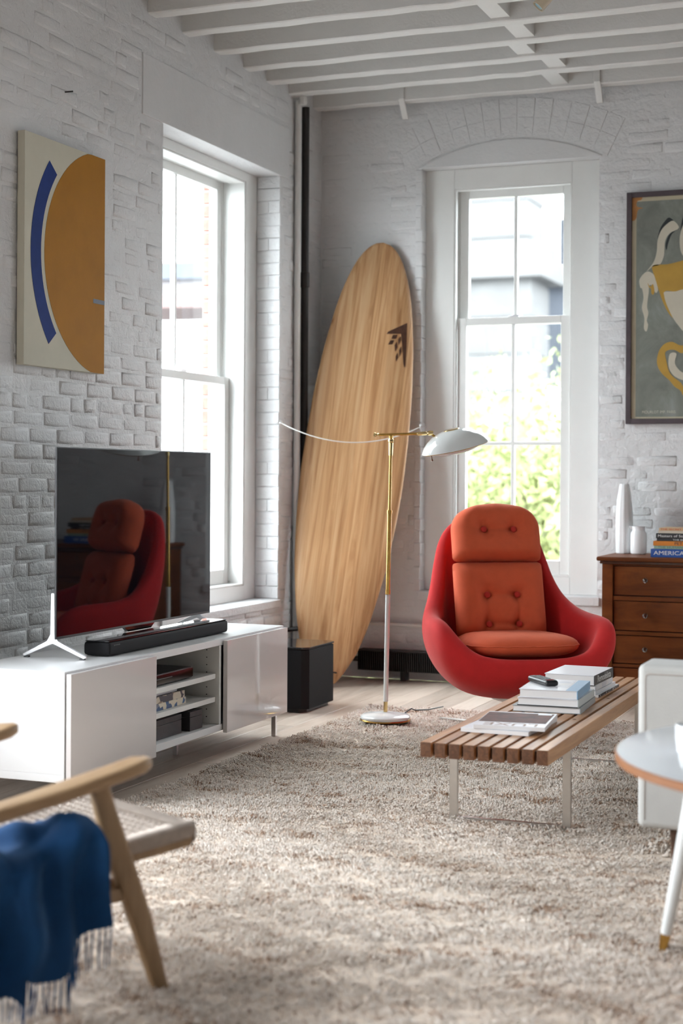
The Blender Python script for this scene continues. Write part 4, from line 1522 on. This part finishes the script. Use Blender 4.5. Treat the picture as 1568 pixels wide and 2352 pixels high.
# ================================================================== SOFA, SIDE TABLE AND CUP
so = thing('sofa', 'off-white upholstered sofa seen from its arm end', 'sofa', (2.535, 4.345, 0))
MB().box(0, .90, 0, .17, .150, .606, .020, 4).build('arm', 'sofa', so)
pts = [(.022, .0005, .175), (.022, .0005, .568), (.025, .0003, .577), (.034, .0, .5795), (.88, .0, .578)]
MB().tube(pts, .0016, 6).build('welt_seam', 'seam', so, 180)
MB().box(.05, .90, .172, 1.8, .15, .33, .02, 3).build('seat_base', 'sofa', so)
MB().box(.03, .66, .176, .98, .332, .45, .035, 4).build('seat_cushion', 'sofa', so)
MB().box(.03, .66, .984, 1.79, .332, .45, .035, 4).build('seat_cushion', 'sofa', so)
MB().box(.66, .90, .172, 1.8, .33, .78, .03, 4).build('backrest', 'sofa', so)
MB().box(0, .90, 1.802, 1.97, .150, .606, .026, 4).build('arm', 'sofa', so)
for x, y in ((.10, .06), (.80, .06), (.10, 1.9), (.80, 1.9)):
    MB().tube([(x, y, 0.014), (x, y, .155)], [.011, .019], 12).build('leg', 'dark_wood', so)

tb_ = thing('round_table', 'round white topped side table with splayed tapering legs', 'table', (3.204, 3.564, .012))
MB().lathe([(0, .488), (.556, .488), (.560, .490), (.560, .5065), (.558, .508), (0, .508)], 96).build('table_edge', 'walnut_edge', tb_)
MB().lathe([(0, .5081), (.553, .5081), (.556, .5085), (.554, .5092), (0, .5092)], 96).build('table_top', plain('white_table_laminate', (.58, .60, .62), .16), tb_)
for a in (166, 286, 46):
    ca, sa = math.cos(R(a)), math.sin(R(a))
    def at(r, z):
        return (ca * r, sa * r, z)
    lg = MB().tube([at(.488, .045), at(.40, .488)], [.0125, .0235], 16).build('leg', 'enamel', tb_)
    MB().tube([at(.497, 0), at(.4895, .038), at(.488, .046)], [.0095, .0125, .0128], 14).build('leg_cap', 'brass', lg)
cu = thing('cup', 'white ceramic cup standing on the round table', 'cup', (2.822, 3.475, .5214))
MB().lathe([(0, 0), (.030, 0), (.033, .003), (.0365, .03), (.0375, .060), (.0368, .0605), (.0352, .058), (.034, .03), (.030, .006), (0, .005)], 40).build('bowl', 'ceramic', cu)
MB().tube([(.036, 0, .048), (.052, 0, .048), (.060, 0, .038), (.058, 0, .024), (.045, 0, .014), (.034, 0, .014)], .004, 8).build('handle', 'ceramic', cu)

# ================================================================== DRESSER AND WHAT STANDS ON IT
dr = thing('dresser', 'old brown wooden chest of drawers with glass knobs', 'dresser', (1.722, 7.70, 0))
DW, DD, DT = .96, .46, .735
box_part('top', 'dresser', dr, -.026, DW + .026, -.035, DD, DT - .022, DT, .008)
box_part('top_moulding', 'dark_wood', dr, -.012, DW + .012, -.018, DD, DT - .036, DT - .022, .004)
box_part('side_panel', 'dresser', dr, 0, .03, .0, DD, .0, DT - .036, .002)
box_part('side_panel', 'dresser', dr, DW - .03, DW, .0, DD, .0, DT - .036, .002)
box_part('corner_post', 'dresser', dr, -.002, .052, -.006, .02, .0, DT - .036, .003)
box_part('corner_post', 'dresser', dr, DW - .052, DW + .002, -.006, .02, .0, DT - .036, .003)
box_part('back_panel', 'dark_wood', dr, .03, DW - .03, DD - .02, DD, .02, DT - .036, 0)
box_part('inner_front', 'dark_wood', dr, .03, DW - .03, .022, .03, .02, DT - .036, 0)
for za, zb in ((.692, .699), (.520, .540), (.350, .368), (.190, .205), (.02, .10)):
    box_part('front_rail', 'dresser', dr, .052, DW - .052, -.002, .022, za, zb, .002)
for za, zb in ((.546, .688), (.373, .516), (.210, .346), (.104, .186)):
    dw = box_part('drawer', 'dresser', dr, .057, DW - .057, .003, .024, za, zb, .002)
    if zb < .19:
        continue
    for x in (.214, DW - .214):
        MB().lathe([(0, 0), (.006, 0), (.0055, .008), (.0115, .014), (.0135, .020), (.011, .027), (.005, .030), (0, .0305)], 12,
                   frame_mtx((1, 0, 0), (0, 0, 1), (0, -1, 0), (x, .0025, (za + zb) / 2 + .004))).build('knob', 'crystal', dw, 20)
    MB().lathe([(0, 0), (.012, 0), (.012, .002), (.009, .003), (0, .002)], 18,
               frame_mtx((1, 0, 0), (0, 0, 1), (0, -1, 0), (DW / 2 - .055, .003, zb - .035))).build('keyhole_plate', 'dark_wood', dw)

va = thing('vase', 'tall white fluted bottle-shaped vase on the dresser', 'vase', (1.758, 8.055, DT))
mb = MB()
mb.lathe([(0, 0), (.038, 0), (.0405, .004), (.0425, .10), (.0425, .17), (.040, .23), (.034, .29), (.0255, .345), (.022, .358), (.0195, .357), (.022, .33), (0, .30)], 66, None, True, 11, .05)
mb.build('body', 'ceramic', va, 28)
pi = thing('pitcher', 'small white ceramic pitcher beside the tall vase', 'pitcher', (1.842, 8.0, DT))
MB().lathe([(0, 0), (.034, 0), (.0395, .006), (.041, .02), (.041, .098), (.039, .110), (.034, .117), (.032, .122), (.0325, .138), (.0345, .143), (.033, .144), (.030, .138), (.030, .12), (0, .11)], 40).build('body', 'ceramic', pi)
MB().tube([(-.028, -.008, .132), (-.038, -.012, .138), (-.045, -.014, .142)], [.008, .006, .003], 8).build('spout', 'ceramic', pi)

M['c_blue'] = plain('cobalt_cover', (.008, .075, .33), .35)
M['c_green'] = plain('sage_cover', (.32, .42, .30), .5)
M['c_orange'] = plain('orange_cover', (.62, .20, .012), .4)
M['c_cream'] = plain('cream_cover', (.62, .53, .42), .5)
M['c_sand'] = plain('sand_cover', (.60, .40, .22), .5)
M['red_ink'] = plain('red_ink', (.50, .06, .03), .5)
M['green_ink'] = plain('green_ink', (.08, .16, .10), .5)
z = DT + .0005
GB = 'stack of books on the dresser'
for lab, t, x0, y0, w, cov, txt, ink, tx, ts, tw in (
        ('cobalt blue book at the bottom of the dresser stack', .040, 1.953, 7.735, .30, 'c_blue', 'AMERICAN W', 'white_ink', .014, .028, .225),
        ('sage green book above the blue one on the dresser', .0155, 1.966, 7.748, .27, 'c_green', 'THE HUMAN BO', 'green_ink', .020, .015, .155),
        ('orange book in the middle of the dresser stack', .0225, 1.963, 7.746, .28, 'c_orange', 'PET PO', 'ink', .105, .020, .075),
        ('thin black book resting on the orange one', .0125, 1.980, 7.752, .24, 'black_cover', 'THE BEST OF', 'white_ink', .078, .011, .10),
        ('thick black book with pale script spine on dresser', .025, 1.976, 7.748, .26, 'black_cover', 'Masters of Starlight', 'white_ink', .010, .017, .175),
        ('cream book second from the top of the dresser stack', .0125, 1.985, 7.756, .24, 'c_cream', None, None, 0, 0, 0),
        ('sand coloured paperback with red lettering topping the dresser stack', .0135, 1.989, 7.758, .23, 'c_sand', 'THE SECRET LIVES OF', 'red_ink', .008, .012, .18)):
    b = book(lab, x0 + w / 2, y0 + .10, z, w, .20, t, cov, '-y', 0, GB, hard=.002)
    if txt:
        text_part('spine_title', txt, ts, ink, b, frame_mtx((1, 0, 0), (0, 0, 1), (0, -1, 0), (-w / 2 + tx, -.1009, t / 2)), tw)
    z += t + .0003

# ================================================================== FOREGROUND ARMCHAIR
# local: origin at the right front foot, +y = the way the chair faces, +x = its right side
ac = thing('armchair', 'low oak armchair with a woven cord seat in the foreground', 'armchair', (1.767, 3.0, .012), R(-28))
AW = -.605      # the other side sits this far along x


def armrest(x):
    mb = MB()
    prof = []
    n = 30
    for i in range(n + 1):
        u = i / n
        y = -.032 - .66 * u
        zc = .494 - .095 * u - .012 * math.sin(u * 3.1)
        wdt = (.033 + .006 * math.sin(min(1, u / .5) * math.pi)) * (1 if u > .03 else .62 + .38 * (u / .03) ** .5)
        wdt *= 1 - .25 * max(0, u - .5) / .5
        th = .0155 * (1 if u > .02 else .75)
        ring = []
        for k in range(16):
            a = 2 * math.pi * (k + .5) / 16
            ca, sa = math.cos(a), math.sin(a)
            ring.append(mb.bm.verts.new((x + wdt * math.copysign(abs(ca) ** .45, ca), y, zc + th * math.copysign(abs(sa) ** .5, sa))))
        prof.append(ring)
    for a, b in zip(prof, prof[1:]):
        for k in range(16):
            mb.bm.faces.new((a[k], a[(k + 1) % 16], b[(k + 1) % 16], b[k]))
    mb.bm.faces.new(prof[0])
    mb.bm.faces.new(prof[-1])
    return mb.build('armrest', 'oak_arm', ac, 50)


def stick(nm, pts, wx, wy, par=ac, mat='oak', power=.5):
    """tapered rounded-rectangle member through the given points; wx, wy half sizes per point"""
    mb = MB()
    rings = []
    for p, a_, b_ in zip(pts, wx, wy):
        ring = []
        for k in range(14):
            a = 2 * math.pi * (k + .5) / 14
            ca, sa = math.cos(a), math.sin(a)
            ring.append(mb.bm.verts.new((p[0] + a_ * math.copysign(abs(ca) ** power, ca), p[1] + b_ * math.copysign(abs(sa) ** power, sa), p[2])))
        rings.append(ring)
    for a, b in zip(rings, rings[1:]):
        for k in range(14):
            mb.bm.faces.new((a[k], a[(k + 1) % 14], b[(k + 1) % 14], b[k]))
    mb.bm.faces.new(rings[0])
    mb.bm.faces.new(rings[-1])
    return mb.build(nm, mat, par, 50)


for x in (-.012, AW + .012):
    armrest(x)
    s = 1 if x > -.1 else -1
    stick('front_leg', [(x + .008 * s, 0, .0), (x + .004 * s, -.05, .16), (x, -.105, .31), (x, -.135, .40), (x, -.157, .476)],
          [.0135, .016, .0165, .015, .014], [.018, .026, .029, .024, .020])
    stick('rear_leg', [(x, -.80, .0), (x, -.72, .16), (x, -.64, .30), (x, -.60, .40)], [.013, .016, .016, .013], [.017, .022, .024, .018])
    stick('side_stretcher', [(x, -.09, .235), (x, -.09, .262)], [.009, .009], [.012, .012])
    MB().box(x - .010, x + .010, -.70, -.08, .205, .236, .005, 2).build('side_stretcher', 'oak_arm', ac)
SX0, SX1 = AW + .045, -.044      # seat span across
SY0, SY1 = .118, -.47            # front and rear edges


def seat_z(y):
    return .338 + (y - SY0) * .10


MB().box(SX0, SX1, SY0 - .052, SY0, seat_z(SY0) - .048, seat_z(SY0) - .006, .015, 3).build('front_rail', 'oak', ac)
for x in (SX0 + .012, SX1 - .012):
    mb = MB()
    rings = []
    for y in (SY0 - .01, SY1):
        zt = seat_z(y) - .004
        rings.append([mb.bm.verts.new(p) for p in ((x - .012, y, zt), (x + .012, y, zt), (x + .012, y, zt - .045), (x - .012, y, zt - .045))])
    for k in range(4):
        mb.bm.faces.new((rings[0][k], rings[0][(k + 1) % 4], rings[1][(k + 1) % 4], rings[1][k]))
    mb.bm.faces.new(rings[0])
    mb.bm.faces.new(rings[1])
    mb.build('side_rail', 'oak', ac)
MB().box(SX0, SX1, SY1 - .03, SY1, seat_z(SY1) - .046, seat_z(SY1) - .004, .008, 2).build('rear_rail', 'oak', ac)
MB().box(SX0, SX1, -.115, -.085, .215, .245, .006, 2).build('cross_stretcher', 'oak', ac)
# paper cord: wrapped band along the rails, woven field inside
mb = MB()
ny = int((SY0 - SY1) / .0052)
for k in range(ny):
    y = SY0 - .004 - k * .0052
    z = seat_z(y)
    for xa, xb in ((SX0 - .003, SX0 + .030), (SX1 - .030, SX1 + .003)):
        mb.tube([(xa, y, z - .047), (xa, y, z - .004), (xa + .004, y, z + .002), (xb - .004, y, z + .002), (xb, y, z - .004), (xb, y, z - .03)], .0027, 5, False)
nx = int((SX1 - SX0) / .0052)
for k in range(nx):
    x = SX0 + .003 + k * .0052
    z = seat_z(SY0)
    mb.tube([(x, SY0 - .055, z - .045), (x, SY0 - .012, z - .051), (x, SY0 + .002, z - .038), (x, SY0 + .003, z - .014), (x, SY0 - .010, z + .001), (x, SY0 - .055, z - .002)], .0027, 5, False)
o = mb.build('cord_wrapping', 'cord_seat', ac, 180)
o['kind'] = 'stuff'
mb = MB()
cell = .0215
for i in range(int((SX1 - SX0 - .05) / cell) + 1):
    for j in range(int((SY0 - SY1 - .07) / cell) + 1):
        x = SX0 + .026 + i * cell
        y = SY0 - .05 - j * cell
        z = seat_z(y) - .004 + .0
        for d in (-.0040, 0, .0040):
            mb.tube([(x - cell * .46, y + d, z - .007), (x - cell * .24, y + d, z + .0035), (x + cell * .24, y + d, z + .0035), (x + cell * .46, y + d, z - .007)], .0023, 5, False)
        if j == 0:
            for d in (-.0025, .0025):
                mb.tube([(x + cell / 2 + d, SY0 - .045, z - .006), (x + cell / 2 + d, SY1 + .02, seat_z(SY1) - .010)], .0021, 5, False)
o = mb.build('woven_seat', 'cord_seat', ac, 180)
o['kind'] = 'stuff'
MB().box(SX0 + .02, SX1 - .02, SY1, SY0 - .05, .315 - .09, .320 - .09, 0).bm.free()
# back frame with its cord panel (mostly beyond the picture edge)
for x in (-.03, AW + .03):
    stick('back_post', [(x, -.50, .27), (x, -.60, .50), (x, -.68, .74)], [.012, .013, .011], [.016, .016, .012])
for zc, yc in ((.40, -.553), (.72, -.672)):
    MB().box(AW + .035, -.035, yc - .010, yc + .010, zc - .02, zc + .02, .006, 2).build('back_rail', 'oak', ac)

# ---- blue throw over the near side of the seat
th_ = thing('throw_blanket', 'blue wool throw with fringe draped over the armchair seat', 'blanket', (1.767, 3.0, .012), R(-28))


def throw_pt(u, v):
    """u: 0 front .. 1 back along the seat side, v: 0 inner end on the seat .. 1 hem hanging outside"""
    y = -.185 - .46 * u - .02 * math.sin(v * 5)
    zs = seat_z(y) + .012
    L = .62 * v                      # length along the cloth
    inn = .215 - .02 * math.sin(u * 7)
    fold = (.018 * math.sin(u * 15 + v * 4.0) + .012 * math.sin(u * 31 - v * 9 + 1.3) + .009 * math.sin(u * 9 + v * 17))
    if L < inn:
        x = .022 - (inn - L)
        lift = .052 * math.sin(min(1, L / inn) * math.pi * .62) * (1 - .25 * u)
        ridge = (.5 + .5 * math.sin(u * 13 + L * 30 + .6)) ** 1.6
        z = zs + .006 + lift + .046 * ridge * math.sin(min(1, (L + .02) / .1) * 1.5) + fold * .5
        if u < .14:
            z -= (1 - u / .14) ** 2 * (z - zs) * .55
    else:
        d = L - inn
        bend = min(1, d / .085)
        z0 = zs + .006 + .052 * math.sin(math.pi * .62) * (1 - .25 * u) + .046 * (.5 + .5 * math.sin(u * 13 + inn * 30 + .6)) ** 1.6
        x = .022 + .052 * math.sin(bend * math.pi / 2) + .004 * math.sin(d * 14) + fold * 1.15 * min(1, d / .08)
        drop = d - .035 * math.sin(bend * math.pi / 2)
        z = z0 - drop + fold * .35 * (1 - bend)
        y -= .10 * max(0, d - .05) * (1 - u) * .2
    return Vector((x, y, z))


HEM = []
mb = MB()
nu, nv = 90, 90


def throw_fn(u, v):
    # the hem is cut on a slant: longer towards the back
    return throw_pt(u, v * (.76 + .10 * u + (.10 if u > .42 else .0)))


g = mb.grid(throw_fn, nu, nv)
o = mb.build('cloth', 'throw', th_, 180)
_so = o.modifiers.new('thick', 'SOLIDIFY')
_so.thickness = .004
_so.offset = 0
mb = MB()
rt = random.Random(9)
for k in range(46):
    u = (k + .5) / 46
    p = throw_fn(u, 1.0)
    L = .078 + rt.uniform(-.008, .008)
    dx, dy = rt.uniform(-.006, .006), rt.uniform(-.008, .008)
    if p.z - L < .035:
        L = max(.03, p.z - .035)
    mb.tube([p + Vector((0, 0, .004)), p + Vector((dx * .4, dy * .3, -L * .4)), p + Vector((dx, dy * .8, -L * .75)), p + Vector((dx * .8, dy, -L))], [.0022, .0026, .0022, .0014], 5)
o = mb.build('fringe', 'throw', th_, 180)
o['kind'] = 'stuff'

# ================================================================== SHAG RUG
RX0, RX1, RY0, RY1 = .745, 4.25, 2.15, 7.10
rg = thing('rug', 'large shaggy beige wool rug with brown flecks', 'rug', (RX0, RY0, 0))
rn = np.random.default_rng(4)
mb = MB()


def rug_top(u, v):
    x, y = u * (RX1 - RX0), v * (RY1 - RY0)
    e = min(x, RX1 - RX0 - x, y, RY1 - RY0 - y)
    return Vector((x + .006 * math.sin(y * 9), y, .0135 + .0012 * math.sin(x * 7 + y * 3) - (.010 if e < .01 else 0)))


mb.grid(rug_top, 60, 80)
mb.build('ground_weave', 'rug_base', rg, 180)


def tufts(n, x0, x1, y0, y1, seed, big=1.0):
    g = np.random.default_rng(seed)
    x = g.uniform(x0, x1, n)
    y = g.uniform(y0, y1, n)
    # flecks gather in loose streaks across the rug
    f = (np.sin(y * 13 + 2.3 * np.sin(x * 3.1) + 1.1 * np.sin(x * 11)) + .9 * np.sin(y * 31 + x * 3.2 + 2.4 * np.sin(x * 6.3))
         + .7 * np.sin(y * 67 + 3 * np.sin(x * 12.7)) + .6 * np.sin(x * 38 + 2.5 * np.sin(y * 19)))
    tone = np.clip(g.uniform(0, .72, n) + .10 * f / 1.6, 0, .80)
    brown = g.uniform(0, 1, n) < np.clip(.055 + .33 * np.maximum(f - .8, 0), 0, .85)
    tone = np.where(brown, g.uniform(.80, 1.0, n), tone)
    a0 = 1.9 * np.sin(x * 2.3 + 1.7 * np.sin(y * 3.1)) + 1.2 * np.sin(y * 5.3 + x * 4) + g.normal(0, .9, n)
    L = g.uniform(.009, .021, n) * big
    lean = g.uniform(.45, 1.0, n)
    h = L * (1.15 - lean * .72)
    dx, dy = np.cos(a0) * L * lean, np.sin(a0) * L * lean
    rr = g.uniform(.0010, .0019, n) * big
    lump = .0045 * (np.sin(x * 41 + 2.2 * np.sin(y * 17)) * np.sin(y * 53 + 1.7 * np.sin(x * 23))) + .003 * np.sin(y * 26 + 2 * np.sin(x * 6))
    base = np.stack([x, y, .012 + lump], 1)
    mid = base + np.stack([dx * .42, dy * .42, h * .78], 1)
    tip = base + np.stack([dx, dy, h * .62 + g.normal(0, .002, n)], 1)
    side = np.stack([-np.sin(a0), np.cos(a0), np.zeros(n)], 1)
    V = np.empty((n, 7, 3))
    up = np.array([0, 0, 1.0])
    for k, (c, w) in enumerate(((base, 1.0), (mid, 1.15))):
        for j, ang in enumerate((90, 210, 330)):
            V[:, k * 3 + j] = c + (side * math.cos(R(ang)) + up * math.sin(R(ang)) * .8) * (rr * w)[:, None]
    V[:, 6] = tip
    F = np.array([[0, 1, 4], [0, 4, 3], [1, 2, 5], [1, 5, 4], [2, 0, 3], [2, 3, 5], [3, 4, 6], [4, 5, 6], [5, 3, 6]])
    faces = (np.arange(n)[:, None, None] * 7 + F[None]).reshape(-1, 3)
    me = bpy.data.meshes.new('pile')
    me.vertices.add(n * 7)
    me.vertices.foreach_set('co', V.reshape(-1))
    nf = len(faces)
    me.loops.add(nf * 3)
    me.loops.foreach_set('vertex_index', faces.reshape(-1).astype(np.int32))
    me.polygons.add(nf)
    me.polygons.foreach_set('loop_start', np.arange(0, nf * 3, 3, dtype=np.int32))
    me.polygons.foreach_set('use_smooth', np.ones(nf, dtype=bool))
    at = me.attributes.new('tuft', 'FLOAT', 'POINT')
    at.data.foreach_set('value', np.repeat(tone, 7).astype(np.float32))
    me.update(calc_edges=True)
    me.materials.append(M['pile'])
    return me


for n, a, b, c, d, s, big in ((125000, -.012, 2.30, .35, 2.45, 1, 1.0), (95000, -.012, 1.75, 2.45, RY1 - RY0 + .015, 2, 1.2), (8000, 1.75, 2.35, 2.45, RY1 - RY0, 4, 2.0),
                              (12000, 2.30, RX1 - RX0, 0, RY1 - RY0, 3, 2.6), (5000, 0, 2.30, 0, .35, 5, 2.2)):
    o = obj('pile', tufts(n, a, b, c, d, s, big), rg)
    o['kind'] = 'stuff'
